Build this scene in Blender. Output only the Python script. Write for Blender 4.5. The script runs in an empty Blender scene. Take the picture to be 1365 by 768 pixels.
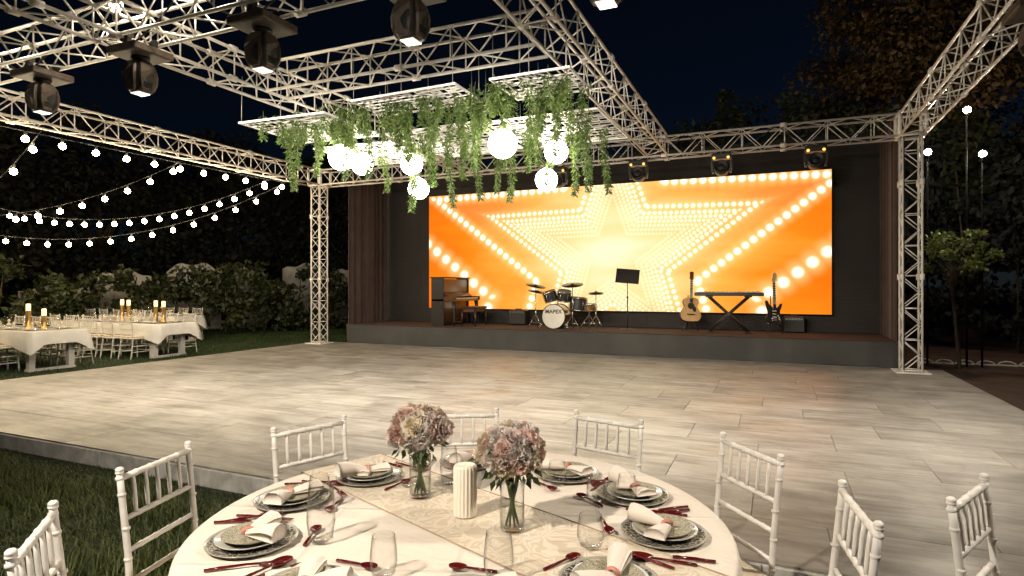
import bpy, math, random
import numpy as np
from mathutils import Vector, Matrix, Euler
R = math.radians
sc = bpy.context.scene
col = sc.collection

# ------------------------------------------------------------------ camera
# world axes: x runs along the stage front, y from the camera towards the stage, z up; ground at z = 0
cam_d = bpy.data.cameras.new('camera')
cam = bpy.data.objects.new('camera', cam_d); col.objects.link(cam)
cam.location = (0, 0, 1.55)
cam.rotation_euler = (R(90), 0, R(23.64))
cam_d.sensor_width = 36.0
cam_d.lens = 800.0 / 1365.0 * 36.0
cam_d.shift_y = -0.0022
cam_d.clip_end = 500
cam_d.clip_start = 0.02
sc.camera = cam

# ------------------------------------------------------------------ world: night sky
world = bpy.data.worlds.new('World'); sc.world = world
world.use_nodes = True
wn = world.node_tree; wn.nodes.clear()
sky = wn.nodes.new('ShaderNodeTexSky'); sky.sky_type = 'NISHITA'; sky.sun_disc = False
sky.sun_elevation = R(22.0); sky.sun_rotation = R(200)      # a faint moonlit sky
sky.ozone_density = 7.0; sky.dust_density = 0.2; sky.air_density = 0.8
bg = wn.nodes.new('ShaderNodeBackground'); bg.inputs[1].default_value = SKY_STRENGTH = 0.0016
wo = wn.nodes.new('ShaderNodeOutputWorld')
wn.links.new(sky.outputs[0], bg.inputs[0]); wn.links.new(bg.outputs[0], wo.inputs[0])

# ------------------------------------------------------------------ exposure and renderer
sc.view_settings.view_transform = 'Standard'
sc.view_settings.look = 'None'
sc.view_settings.exposure = 0.0
sc.view_settings.gamma = 1.0
sc.view_settings.use_curve_mapping = False
cy = sc.cycles
cy.use_denoising = True
cy.max_bounces = 6; cy.diffuse_bounces = 3; cy.glossy_bounces = 3
cy.transmission_bounces = 6; cy.transparent_max_bounces = 16
cy.caustics_reflective = False; cy.caustics_refractive = False
cy.sample_clamp_indirect = 3.0
WARM = (1.0, 0.90, 0.76)
HEAD_W = 1080.0       # watts of one moving-head spot
GLOBE_E = 45.0       # radiance of the hanging globes
BULB_E = 115.0        # radiance of the festoon bulbs
SCREEN_E = 1.2

# ------------------------------------------------------------------ mesh helpers
class MB:
    def __init__(s): s.V = []; s.F = []; s.S = []
    def add(s, vs, fs, smooth=False):
        o = len(s.V); s.V.extend([tuple(v) for v in vs])
        s.F.extend([tuple(i + o for i in f) for f in fs]); s.S.extend([smooth] * len(fs)); return s
    def box(s, x0, x1, y0, y1, z0, z1, b=0.0):
        if b <= 0:
            v = [(x, y, z) for z in (z0, z1) for y in (y0, y1) for x in (x0, x1)]
            return s.add(v, [(0,2,3,1),(4,5,7,6),(0,1,5,4),(2,6,7,3),(0,4,6,2),(1,3,7,5)])
        X = (x0, x1); Y = (y0, y1); Z = (z0, z1); V = []; idx = {}
        for i in (0, 1):
            for j in (0, 1):
                for k in (0, 1):
                    sx, sy, sz = 1-2*i, 1-2*j, 1-2*k
                    for a in range(3):
                        p = [X[i]+sx*b, Y[j]+sy*b, Z[k]+sz*b]; p[a] = (X[i], Y[j], Z[k])[a]
                        idx[(i,j,k,a)] = len(V); V.append(tuple(p))
        F = []
        for i in (0, 1):
            q = [(i,0,0),(i,1,0),(i,1,1),(i,0,1)]
            F.append([idx[(*c,0)] for c in (q if i else q[::-1])])
            q = [(0,i,0),(0,i,1),(1,i,1),(1,i,0)]
            F.append([idx[(*c,1)] for c in (q if i else q[::-1])])
            q = [(0,0,i),(1,0,i),(1,1,i),(0,1,i)]
            F.append([idx[(*c,2)] for c in (q if i else q[::-1])])
        for a in range(3):
            o = [t for t in range(3) if t != a]
            for m in (0, 1):
                for n in (0, 1):
                    c0 = [0]*3; c1 = [0]*3; c0[a] = 0; c1[a] = 1
                    c0[o[0]] = c1[o[0]] = m; c0[o[1]] = c1[o[1]] = n
                    F.append([idx[(*c0,o[0])], idx[(*c1,o[0])], idx[(*c1,o[1])], idx[(*c0,o[1])]])
        for i in (0, 1):
            for j in (0, 1):
                for k in (0, 1): F.append([idx[(i,j,k,a)] for a in range(3)])
        return s.add(V, F)
    def path(s, pts, r, n=8, caps=True, smooth=True):
        pts = [Vector(p) for p in pts]; m = len(pts)
        rr = list(r) if hasattr(r, '__len__') else [r]*m
        V = []; F = []; prev = None
        for i, p in enumerate(pts):
            d = (pts[min(i+1, m-1)] - pts[max(i-1, 0)])
            d = d.normalized() if d.length > 1e-9 else Vector((0,0,1))
            if prev is None:
                a = Vector((0,0,1)) if abs(d.z) < .9 else Vector((1,0,0))
                u = d.cross(a).normalized()
            else: u = (prev - d*prev.dot(d)).normalized()
            prev = u; w = d.cross(u)
            for k in range(n):
                t = 2*math.pi*k/n; V.append(p + (u*math.cos(t) + w*math.sin(t))*rr[i])
        for i in range(m-1):
            for k in range(n):
                F.append((i*n+k, i*n+(k+1) % n, (i+1)*n+(k+1) % n, (i+1)*n+k))
        s.add(V, F, smooth)
        if caps:
            o = len(s.V) - len(V)
            s.F.append(tuple(o+k for k in range(n))[::-1]); s.S.append(False)
            s.F.append(tuple(o+(m-1)*n+k for k in range(n))); s.S.append(False)
        return s
    def tube(s, a, b, r, r1=None, n=8, caps=True): return s.path([a, b], [r, r if r1 is None else r1], n, caps)
    def lathe(s, prof, n=24, M=None, smooth=True, rfun=None):
        V = []; F = []
        for (r, z) in prof:
            for k in range(n):
                t = 2*math.pi*k/n; q = r*(rfun(t, r, z) if rfun else 1.0)
                V.append(Vector((q*math.cos(t), q*math.sin(t), z)))
        if M is not None: V = [M @ v for v in V]
        for i in range(len(prof)-1):
            for k in range(n): F.append((i*n+k, i*n+(k+1) % n, (i+1)*n+(k+1) % n, (i+1)*n+k))
        return s.add(V, F, smooth)
    def prism(s, outline, t0, t1, M=None, smooth=False):
        # outline in local x-z, extruded along y from t0 to t1
        n = len(outline)
        V = [Vector((x, t0, z)) for x, z in outline] + [Vector((x, t1, z)) for x, z in outline]
        if M is not None: V = [M @ v for v in V]
        F = [tuple(range(n)), tuple(range(2*n-1, n-1, -1))]
        F += [(k, n+k, n+(k+1) % n, (k+1) % n) for k in range(n)]
        o = len(s.F); s.add(V, F)
        if smooth:
            for q in range(o+2, len(s.F)): s.S[q] = True
        return s
    def mesh(s, name, m):
        me = bpy.data.meshes.new(name); me.from_pydata([tuple(v) for v in s.V], [], s.F)
        me.polygons.foreach_set('use_smooth', s.S)
        if m is not None: me.materials.append(m)
        me.update(); return me
    def build(s, name, m, parent=None, loc=None, rot=None): return put(name, s.mesh(name, m), parent, loc, rot)

def put(name, me, parent=None, loc=None, rot=None, scale=None, M=None):
    o = bpy.data.objects.new(name, me); col.objects.link(o)
    if parent is not None: o.parent = parent
    if M is not None: o.matrix_local = M
    else:
        if loc is not None: o.location = loc
        if rot is not None: o.rotation_euler = rot
        if scale is not None: o.scale = scale
    return o
def tag(o, label=None, cat=None, group=None, kind=None):
    if label: o['label'] = label
    if cat: o['category'] = cat
    if group: o['group'] = group
    if kind: o['kind'] = kind
    return o
def thing(name, label, cat, loc=(0,0,0), rz=0.0, group=None):
    o = bpy.data.objects.new(name, None); col.objects.link(o); o.empty_display_size = .1
    o.location = loc; o.rotation_euler = (0, 0, rz)
    return tag(o, label, cat, group)
def copy_tree(o, parent=None):
    c = o.copy(); col.objects.link(c); c.parent = parent
    for ch in [x for x in bpy.data.objects if x.parent == o]: copy_tree(ch, c)
    return c
KIDS = {}
def dup(o, label, loc=None, rz=None, group=None, scale=None):
    if o.name not in KIDS:
        def kids(p): return [(x, kids(x)) for x in p.children]
        KIDS[o.name] = kids(o)
    def rec(src, ks, par):
        c = src.copy(); col.objects.link(c); c.parent = par
        for x, k in ks: rec(x, k, c)
        return c
    c = rec(o, KIDS[o.name], None)
    if loc is not None: c.location = loc
    if rz is not None: c.rotation_euler = (0, 0, rz)
    if scale is not None: c.scale = scale
    tag(c, label, None, group); return c
def bulk(name, V, F, m, smooth=False, parent=None):
    me = bpy.data.meshes.new(name); me.from_pydata(V.tolist(), [], F.tolist() if hasattr(F, 'tolist') else F)
    if smooth: me.polygons.foreach_set('use_smooth', [True]*len(me.polygons))
    me.materials.append(m); me.update()
    return put(name, me, parent)

# ------------------------------------------------------------------ materials
def base_mat(name):
    m = bpy.data.materials.new(name); m.use_nodes = True; nt = m.node_tree
    return m, nt, nt.nodes['Principled BSDF']
def coords(nt, scale=(1,1,1), rot=(0,0,0), kind='Object'):
    tc = nt.nodes.new('ShaderNodeTexCoord'); mp = nt.nodes.new('ShaderNodeMapping')
    mp.inputs['Scale'].default_value = scale; mp.inputs['Rotation'].default_value = rot
    nt.links.new(tc.outputs[kind], mp.inputs[0]); return mp.outputs[0]
def noise(nt, vec, scale, detail=4, rough=.55):
    n = nt.nodes.new('ShaderNodeTexNoise'); n.inputs['Scale'].default_value = scale
    n.inputs['Detail'].default_value = detail; n.inputs['Roughness'].default_value = rough
    nt.links.new(vec, n.inputs['Vector']); return n.outputs['Fac']
def ramp(nt, fac, stops):
    r = nt.nodes.new('ShaderNodeValToRGB'); e = r.color_ramp.elements
    while len(e) < len(stops): e.new(.5)
    for k, (p, c) in enumerate(stops): e[k].position = p; e[k].color = (*c, 1)
    nt.links.new(fac, r.inputs[0]); return r.outputs[0]
def mixc(nt, fac, a, b, mode='MIX'):
    m = nt.nodes.new('ShaderNodeMix'); m.data_type = 'RGBA'; m.blend_type = mode
    for s, v in ((m.inputs[0], fac), (m.inputs[6], a), (m.inputs[7], b)):
        if isinstance(v, (int, float)): s.default_value = v
        elif isinstance(v, tuple): s.default_value = (*v, 1)
        else: nt.links.new(v, s)
    return m.outputs[2]
def math_(nt, op, a, b=None, c=None, clamp=False):
    m = nt.nodes.new('ShaderNodeMath'); m.operation = op; m.use_clamp = clamp
    for k, v in enumerate((a, b, c)):
        if v is None: continue
        if isinstance(v, (int, float)): m.inputs[k].default_value = v
        else: nt.links.new(v, m.inputs[k])
    return m.outputs[0]
def bump(nt, b, h, strength, dist=.01):
    n = nt.nodes.new('ShaderNodeBump'); n.inputs['Strength'].default_value = strength
    n.inputs['Distance'].default_value = dist
    nt.links.new(h, n.inputs['Height']); nt.links.new(n.outputs[0], b.inputs['Normal'])
def pm(name, c, rough=.5, metal=0.0, var=.12, vs=6.0, bmp=0.0, bs=60.0, rnd=0.0, stretch=(1,1,1), bd=.01, coat=0.0, spec=None, sheen=0.0):
    m, nt, b = base_mat(name)
    v = coords(nt, stretch)
    n = noise(nt, v, vs)
    lo = tuple(x*(1-var) for x in c); hi = tuple(min(1, x*(1+var)) for x in c)
    out = ramp(nt, n, [(.3, lo), (.7, hi)])
    if rnd:
        oi = nt.nodes.new('ShaderNodeObjectInfo')
        f = ramp(nt, oi.outputs['Random'], [(0, (1-rnd,)*3), (1, (1,)*3)])
        out = mixc(nt, 1.0, out, f, 'MULTIPLY')
    nt.links.new(out, b.inputs['Base Color'])
    b.inputs['Roughness'].default_value = rough; b.inputs['Metallic'].default_value = metal
    if coat: b.inputs['Coat Weight'].default_value = coat
    if spec is not None: b.inputs['Specular IOR Level'].default_value = spec
    if sheen: b.inputs['Sheen Weight'].default_value = sheen
    if bmp: bump(nt, b, noise(nt, v, bs, 3), bmp, bd)
    return m
def emat(name, c, e):
    m, nt, b = base_mat(name)
    b.inputs['Base Color'].default_value = (*[min(1, x) for x in c], 1)
    b.inputs['Emission Color'].default_value = (*c, 1); b.inputs['Emission Strength'].default_value = e
    return m
def glass_mat(name, tint=(.993,.993,.990), gain=1.0):
    m = bpy.data.materials.new(name); m.use_nodes = True; nt = m.node_tree; nt.nodes.clear()
    t = nt.nodes.new('ShaderNodeBsdfTransparent'); t.inputs[0].default_value = (*tint, 1)
    g = nt.nodes.new('ShaderNodeBsdfGlossy'); g.inputs['Roughness'].default_value = .04
    f = nt.nodes.new('ShaderNodeLayerWeight'); f.inputs[0].default_value = .5
    n = noise(nt, coords(nt), 14.0, 2)
    f5 = math_(nt, 'MULTIPLY_ADD', math_(nt, 'POWER', f.outputs['Facing'], 3.6), 1.1, .035)
    k = math_(nt, 'MULTIPLY', f5, math_(nt, 'MULTIPLY_ADD', n, .8, .6*gain), clamp=True)
    mx = nt.nodes.new('ShaderNodeMixShader'); o = nt.nodes.new('ShaderNodeOutputMaterial')
    nt.links.new(k, mx.inputs[0]); nt.links.new(t.outputs[0], mx.inputs[1]); nt.links.new(g.outputs[0], mx.inputs[2])
    nt.links.new(mx.outputs[0], o.inputs[0]); return m
def leaf_mat(name, c1, c2, rough=.5, trans=.25, mott=.6):
    m, nt, b = base_mat(name)
    geo = nt.nodes.new('ShaderNodeNewGeometry')
    out = ramp(nt, geo.outputs['Random Per Island'], [(0, c1), (1, c2)])
    n = noise(nt, coords(nt), .9, 3)
    out = mixc(nt, 1.0, out, ramp(nt, n, [(.3, (mott,)*3), (.7, (1.15,1.15,1.15))]), 'MULTIPLY')
    nt.links.new(out, b.inputs['Base Color']); b.inputs['Roughness'].default_value = rough
    tr = nt.nodes.new('ShaderNodeBsdfTranslucent'); nt.links.new(out, tr.inputs[0])
    mx = nt.nodes.new('ShaderNodeMixShader'); mx.inputs[0].default_value = trans
    nt.links.new(b.outputs[0], mx.inputs[1]); nt.links.new(tr.outputs[0], mx.inputs[2])
    nt.links.new(mx.outputs[0], nt.nodes['Material Output'].inputs[0]); return m

def tile_mat():
    m, nt, b = base_mat('floor_tile')
    oi = nt.nodes.new('ShaderNodeObjectInfo')
    tc = nt.nodes.new('ShaderNodeTexCoord')
    off = nt.nodes.new('ShaderNodeVectorMath'); off.operation = 'ADD'
    cmb = nt.nodes.new('ShaderNodeCombineXYZ')
    k = math_(nt, 'MULTIPLY', oi.outputs['Random'], 57.0)
    for q in range(3): nt.links.new(k, cmb.inputs[q])
    nt.links.new(tc.outputs['Object'], off.inputs[0]); nt.links.new(cmb.outputs[0], off.inputs[1])
    mp = nt.nodes.new('ShaderNodeMapping'); mp.inputs['Scale'].default_value = (.8, 6.5, 1)
    nt.links.new(off.outputs[0], mp.inputs[0])
    g = noise(nt, mp.outputs[0], 1.9, 9, .68)
    mp2 = nt.nodes.new('ShaderNodeMapping'); mp2.inputs['Scale'].default_value = (1.1, 2.0, 1)
    nt.links.new(off.outputs[0], mp2.inputs[0])
    g2 = noise(nt, mp2.outputs[0], 1.3, 4, .5)
    c = ramp(nt, g, [(.25, (.150,.134,.113)), (.40, (.262,.240,.210)), (.54, (.35,.325,.288)), (.72, (.435,.41,.37))])
    c = mixc(nt, 1.0, c, ramp(nt, g2, [(.30, (.66,.64,.62)), (.47, (.92,.91,.90)), (.62, (1.06,1.06,1.06))]), 'MULTIPLY')
    c = mixc(nt, 1.0, c, ramp(nt, oi.outputs['Random'], [(0, (.86,.85,.84)), (1, (1.05,1.05,1.05))]), 'MULTIPLY')
    c_in = c
    wcs = nt.nodes.new('ShaderNodeNewGeometry')
    sc1 = noise(nt, wcs.outputs['Position'], 1.1, 6, .7)       # scuffed, unevenly worn sheen over the whole floor
    nt.links.new(ramp(nt, sc1, [(.35, (.30,.30,.30)), (.65, (.58,.58,.58))]), b.inputs['Roughness'])
    dirt = noise(nt, wcs.outputs['Position'], 3.3, 8, .75)
    c = mixc(nt, 1.0, c_in, ramp(nt, dirt, [(.34, (.80,.78,.75)), (.50, (1,1,1))]), 'MULTIPLY')
    nt.links.new(c, b.inputs['Base Color'])
    bump(nt, b, g, .25, .004)
    return m

def screen_mat(w, h, cx_, cz_):
    m = bpy.data.materials.new('led_picture'); m.use_nodes = True; nt = m.node_tree; nt.nodes.clear()
    tc = nt.nodes.new('ShaderNodeTexCoord'); sp = nt.nodes.new('ShaderNodeSeparateXYZ')
    nt.links.new(tc.outputs['Object'], sp.inputs[0])
    M = lambda op, a, b=None, c=None, cl=False: math_(nt, op, a, b, c, cl)
    x = M('SUBTRACT', sp.outputs[0], cx_); z = M('SUBTRACT', sp.outputs[2], cz_)
    r = M('SQRT', M('ADD', M('MULTIPLY', x, x), M('MULTIPLY', z, z)))
    a = M('ARCTAN2', x, z)
    s5 = 2*math.pi/5
    af = M('ABSOLUTE', M('SUBTRACT', M('FLOORED_MODULO', M('ADD', a, math.pi/5), s5), math.pi/5))
    qx = M('MULTIPLY', r, M('COSINE', af)); qy = M('MULTIPLY', r, M('SINE', af))
    R0 = 4.94; ri = R0*.40
    A = Vector((R0, 0)); B = Vector((ri*math.cos(math.pi/5), ri*math.sin(math.pi/5)))
    e = (B-A).normalized(); n = Vector((-e.y, e.x))
    if n.dot(A) < 0: n = -n
    nq = M('ADD', M('MULTIPLY', qx, n.x), M('MULTIPLY', qy, n.y))
    eq = M('ADD', M('MULTIPLY', qx, e.x), M('MULTIPLY', qy, e.y))
    total = None; halo = None
    for s, p, rad, gain in ((1.66, .34, .098, 1.0), (1.0, .20, .066, 1.0), (.665, .14, .044, .80), (.575, .12, .040, .70), (.515, .105, .038, .60),
                            (.46, .095, .036, .50), (.405, .09, .036, .40), (.35, .085, .036, .30), (.29, .08, .036, .22)):
        d = M('SUBTRACT', nq, s*n.dot(A)); t = M('SUBTRACT', eq, s*e.dot(A))
        u = M('SUBTRACT', M('FLOORED_MODULO', t, p), p/2)
        dd = M('SQRT', M('ADD', M('MULTIPLY', u, u), M('MULTIPLY', d, d)))
        mr = nt.nodes.new('ShaderNodeMapRange'); mr.interpolation_type = 'SMOOTHSTEP'
        nt.links.new(dd, mr.inputs[0]); mr.inputs[1].default_value = rad*1.6; mr.inputs[2].default_value = rad*.35
        mr.inputs[3].default_value = 0; mr.inputs[4].default_value = gain
        total = mr.outputs[0] if total is None else M('MAXIMUM', total, mr.outputs[0])
        mh = nt.nodes.new('ShaderNodeMapRange'); mh.interpolation_type = 'SMOOTHSTEP'
        nt.links.new(dd, mh.inputs[0]); mh.inputs[1].default_value = rad*3.8; mh.inputs[2].default_value = 0
        mh.inputs[3].default_value = 0; mh.inputs[4].default_value = .7*gain
        halo = mh.outputs[0] if halo is None else M('MAXIMUM', halo, mh.outputs[0])
    mp = nt.nodes.new('ShaderNodeMapping'); mp.inputs['Scale'].default_value = (.28, 1, 1.0); mp.inputs['Rotation'].default_value = (0, R(-18), 0)
    nt.links.new(tc.outputs['Object'], mp.inputs[0])
    nz = noise(nt, mp.outputs[0], 1.5, 4, .5)
    # elliptical glow of the picture: pale in the middle, orange outside
    rr = M('SQRT', M('ADD', M('MULTIPLY', M('MULTIPLY', x, x), .62), M('MULTIPLY', M('MULTIPLY', z, z), 1.0)))
    f = M('ADD', M('MULTIPLY', rr, .215), M('MULTIPLY', M('SUBTRACT', nz, .5), -.62))
    c = ramp(nt, f, [(.0, (1.0,.86,.52)), (.18, (1.0,.70,.26)), (.40, (1.0,.42,.06)), (.64, (.96,.24,.010)), (1.0, (.86,.13,.002))])
    inside = nt.nodes.new('ShaderNodeMapRange'); inside.interpolation_type = 'SMOOTHSTEP'
    nt.links.new(M('SUBTRACT', nq, .40*n.dot(A)), inside.inputs[0])
    inside.inputs[1].default_value = 1.2; inside.inputs[2].default_value = -.6; inside.inputs[3].default_value = 0; inside.inputs[4].default_value = .22
    c = mixc(nt, inside.outputs[0], c, (1.0,.93,.70))
    c = mixc(nt, halo, c, (1.0,.72,.26))
    c = mixc(nt, total, c, (1.5,1.38,1.08))
    em = nt.nodes.new('ShaderNodeEmission'); em.inputs[1].default_value = SCREEN_E
    nt.links.new(c, em.inputs[0]); o = nt.nodes.new('ShaderNodeOutputMaterial'); nt.links.new(em.outputs[0], o.inputs[0])
    return m

def ribbed_mat(name, c, freq, axis=2, rough=.75):
    m, nt, b = base_mat(name)
    v = coords(nt)
    w = nt.nodes.new('ShaderNodeTexWave'); w.bands_direction = 'XYZ'[axis]; w.inputs['Scale'].default_value = freq
    w.inputs['Distortion'].default_value = .3; nt.links.new(v, w.inputs[0])
    n = noise(nt, v, 1.2, 4)
    cc = ramp(nt, n, [(.3, tuple(x*.7 for x in c)), (.7, tuple(x*1.25 for x in c))])
    cc = mixc(nt, .35, cc, ramp(nt, w.outputs[1], [(0, tuple(x*.4 for x in c)), (1, tuple(x*1.3 for x in c))]))
    nt.links.new(cc, b.inputs['Base Color']); b.inputs['Roughness'].default_value = rough
    bump(nt, b, w.outputs[1], .5, .006); return m

def damask_mat(name, c1, c2, scale=16):
    m, nt, b = base_mat(name)
    v = coords(nt)
    n = nt.nodes.new('ShaderNodeTexNoise'); n.inputs['Scale'].default_value = scale*.55; n.inputs['Detail'].default_value = 2
    nt.links.new(v, n.inputs[0])
    vm = nt.nodes.new('ShaderNodeVectorMath'); vm.operation = 'MULTIPLY_ADD'
    nt.links.new(n.outputs['Color'], vm.inputs[0]); vm.inputs[1].default_value = (.18,.18,0); nt.links.new(v, vm.inputs[2])
    w = nt.nodes.new('ShaderNodeTexVoronoi'); w.feature = 'DISTANCE_TO_EDGE'; w.inputs['Scale'].default_value = scale*.75
    nt.links.new(vm.outputs[0], w.inputs[0])
    f = math_(nt, 'SINE', math_(nt, 'MULTIPLY', w.outputs['Distance'], 26.0))
    cc = ramp(nt, f, [(.35, c1), (.62, c2)])
    nt.links.new(cc, b.inputs['Base Color']); b.inputs['Roughness'].default_value = .55
    bump(nt, b, f, .15, .003); return m

def charger_mat():
    m, nt, b = base_mat('charger_glaze')
    v = coords(nt)
    n = nt.nodes.new('ShaderNodeTexNoise'); n.inputs['Scale'].default_value = 40; nt.links.new(v, n.inputs[0])
    vm = nt.nodes.new('ShaderNodeVectorMath'); vm.operation = 'MULTIPLY_ADD'
    nt.links.new(n.outputs['Color'], vm.inputs[0]); vm.inputs[1].default_value = (.02,.02,0); nt.links.new(v, vm.inputs[2])
    w = nt.nodes.new('ShaderNodeTexVoronoi'); w.feature = 'DISTANCE_TO_EDGE'; w.inputs['Scale'].default_value = 62
    nt.links.new(vm.outputs[0], w.inputs[0])
    cc = ramp(nt, w.outputs['Distance'], [(.0, (.46,.43,.36)), (.05, (.33,.305,.245)), (.10, (.10,.093,.07)), (.30, (.05,.047,.036))])
    sp = nt.nodes.new('ShaderNodeSeparateXYZ'); nt.links.new(v, sp.inputs[0])
    r = math_(nt, 'SQRT', math_(nt, 'ADD', math_(nt, 'MULTIPLY', sp.outputs[0], sp.outputs[0]), math_(nt, 'MULTIPLY', sp.outputs[1], sp.outputs[1])))
    rim = ramp(nt, math_(nt, 'MULTIPLY', r, 1/.14), [(.90, (0,0,0)), (.93, (1,1,1))])
    cc = mixc(nt, rim, cc, (.34,.32,.275))
    nt.links.new(cc, b.inputs['Base Color']); b.inputs['Roughness'].default_value = .22; return m

def linen_mat():
    m, nt, b = base_mat('ivory_table_linen')
    v = coords(nt); n = noise(nt, v, 3.4, 5, .5); n2 = noise(nt, coords(nt, (1, 5, 1), (0, 0, .5)), 2.2, 4, .55)
    sp = nt.nodes.new('ShaderNodeSeparateXYZ'); nt.links.new(v, sp.inputs[0])
    h = math_(nt, 'ADD', math_(nt, 'MULTIPLY', n, 1.0), math_(nt, 'MULTIPLY', n2, .3))
    for a, off in ((.35, .02), (.35, .47), (.35, -.45), (1.92, .05), (1.92, -.40), (1.92, .50)):      # pressed fold lines
        d = math_(nt, 'ADD', math_(nt, 'MULTIPLY', sp.outputs[0], math.cos(a)), math_(nt, 'MULTIPLY_ADD', sp.outputs[1], math.sin(a), -off))
        r = math_(nt, 'SUBTRACT', 1.0, math_(nt, 'MULTIPLY', math_(nt, 'ABSOLUTE', d), 1/.016), None, True)
        h = math_(nt, 'MULTIPLY_ADD', r, .16, h)
    nt.links.new(ramp(nt, n, [(.3, (.70,.61,.51)), (.7, (.75,.665,.565))]), b.inputs['Base Color'])
    b.inputs['Roughness'].default_value = .85; b.inputs['Sheen Weight'].default_value = .2
    bump(nt, b, h, .9, .035); return m
MT = dict(
    lawnblade=leaf_mat('lawn_blade', (.030,.060,.010), (.075,.125,.025), .55, .15),
    shadedleaf=leaf_mat('night_shaded_leaf', (.004,.005,.002), (.012,.014,.006), .8, .1),  # night shade put into the leaf colour
    pole=pm('matt_black_pole', (.006,.006,.006), .95, spec=.05),
    tile=tile_mat(),
    slab=pm('pale_concrete', (.56,.53,.48), .75, var=.35, vs=7, bmp=.25, bs=30),
    grout=pm('grout', (.17,.15,.125), .9),
    soil=pm('brown_soil', (.075,.036,.02), .9, var=.4, vs=1.5, bmp=.6, bs=14, bd=.03),
    turf=pm('dark_turf', (.012,.022,.007), .95, var=.45, vs=3, bmp=.6, bs=40, bd=.03),
    blade=leaf_mat('grass_blade', (.024,.042,.007), (.125,.145,.035), .55, .15),
    alu=pm('cream_painted_alloy', (.80,.76,.70), .38, var=.14, vs=9, rnd=.18, bmp=.08, bs=70),
    black=pm('black_plastic', (.022,.02,.018), .38, var=.2, vs=20, bmp=.1, bs=90),
    brownblack=pm('dark_brown_casing', (.085,.060,.042), .5, var=.3, vs=14, bmp=.2, bs=60),
    grille=pm('dark_grille', (.012,.011,.010), .5),
    plateunder=pm('fixture_plate', (.10,.09,.075), .45, var=.2),
    skirt=pm('charcoal_skirt_cloth', (.045,.043,.038), .85, var=.22, vs=1.2, bmp=.3, bs=22, bd=.02, sheen=.2),
    carpet=pm('brown_stage_carpet', (.075,.037,.021), .9, var=.25, vs=9, bmp=.4, bs=180),
    backdrop=ribbed_mat('ribbed_black_backdrop', (.028,.022,.018), 9.0, 2),
    curtain=pm('brown_curtain', (.045,.024,.016), .85, var=.25, vs=4, sheen=.3),
    screenframe=pm('screen_frame', (.018,.017,.016), .5),
    chair=pm('white_lacquer', (.74,.70,.645), .42, var=.12, vs=14, rnd=.08, bmp=.08, bs=50),
    cushion=pm('ivory_seat_pad', (.68,.58,.44), .8, var=.08),
    cloth=linen_mat(),
    whitecloth=pm('white_tablecloth', (.78,.76,.72), .85, var=.06, vs=3, bmp=.3, bs=7, bd=.03),
    runner=damask_mat('damask_runner', (.57,.47,.35), (.69,.60,.48)),
    hem=pm('runner_hem', (.40,.30,.19), .8),
    charger=charger_mat(),
    plate=pm('pale_porcelain', (.62,.59,.54), .16, var=.05, coat=.4),
    pplate=damask_mat('painted_porcelain', (.46,.42,.31), (.15,.13,.08), 60),
    napkin=pm('blush_napkin', (.76,.66,.56), .85, var=.06, vs=12, bmp=.15, bs=50, sheen=.3),
    band=pm('pink_napkin_tie', (.55,.22,.16), .5, var=.3, vs=40),
    red=pm('dark_red_enamel', (.125,.008,.009), .16, metal=.35, var=.3, vs=12, coat=.5),
    glass=glass_mat('clear_glass'),
    vglass=glass_mat('vase_glass', (.98,.985,.98)),
    water=glass_mat('vase_water', (.95,.965,.95), .5),
    wax=pm('ivory_wax', (.84,.76,.62), .45, var=.05, vs=5),
    wick=emat('ember_wick', (1.0,.35,.08), 1.2),
    stem=pm('flower_stem', (.075,.10,.03), .55, var=.3, vs=20),
    bleaf=leaf_mat('bouquet_leaf', (.06,.09,.035), (.13,.17,.07), .5, .2),
    vine=leaf_mat('vine_leaf', (.045,.085,.018), (.15,.22,.055), .45, .35),
    vstem=pm('vine_stem', (.09,.10,.035), .7),
    hedge=leaf_mat('hedge_leaf', (.020,.030,.010), (.085,.100,.038), .5, .15),
    darkleaf=leaf_mat('dark_tree_leaf', (.024,.032,.009), (.065,.075,.024), .6, .2),
    oakleaf=leaf_mat('lamp_brown_oak_leaf', (.075,.045,.014), (.17,.10,.03), .6, .25),  # brown of the lamplight put into the leaf colour
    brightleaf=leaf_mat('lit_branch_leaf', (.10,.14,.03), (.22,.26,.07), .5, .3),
    bark=pm('bark', (.06,.042,.028), .9, var=.4, vs=8, bmp=.8, bs=20, bd=.03, stretch=(1,1,.3)),
    wallwhite=pm('weathered_white_wall', (.50,.48,.44), .9, var=.4, vs=3, bmp=.5, bs=12),
    gold=pm('brushed_gold', (.72,.46,.17), .3, metal=.85, var=.15),
    wood=pm('walnut_veneer', (.085,.034,.014), .32, var=.35, vs=3, stretch=(1,1,8), coat=.3),
    wooddark=pm('dark_walnut', (.016,.013,.011), .4, var=.3, vs=3),
    ivory=pm('piano_ivory', (.72,.68,.58), .3), brass=pm('brass', (.80,.5,.16), .25, metal=.9),
    chrome=pm('chrome', (.62,.6,.56), .18, metal=.95, var=.05),
    drumhead=pm('drum_head', (.70,.66,.57), .55, var=.05),
    drumshell=pm('amber_drum_shell', (.26,.12,.015), .22, metal=.3, var=.3, vs=10, coat=.6),
    cymbal=pm('dark_bronze', (.10,.08,.05), .3, metal=.8, var=.2),
    spruce=pm('spruce_top', (.62,.36,.13), .3, var=.12, vs=3, stretch=(14,1,1), coat=.4),
    mahog=pm('mahogany', (.12,.026,.014), .3, var=.2, coat=.3),
    maple=pm('maple_head', (.58,.42,.22), .4, var=.1),
    cabletone=pm('cable_black', (.01,.01,.01), .6), wire=pm('steel_wire', (.5,.48,.45), .35, metal=.5),
    panel=pm('white_lattice', (.84,.82,.78), .5, var=.03),
)
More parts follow.
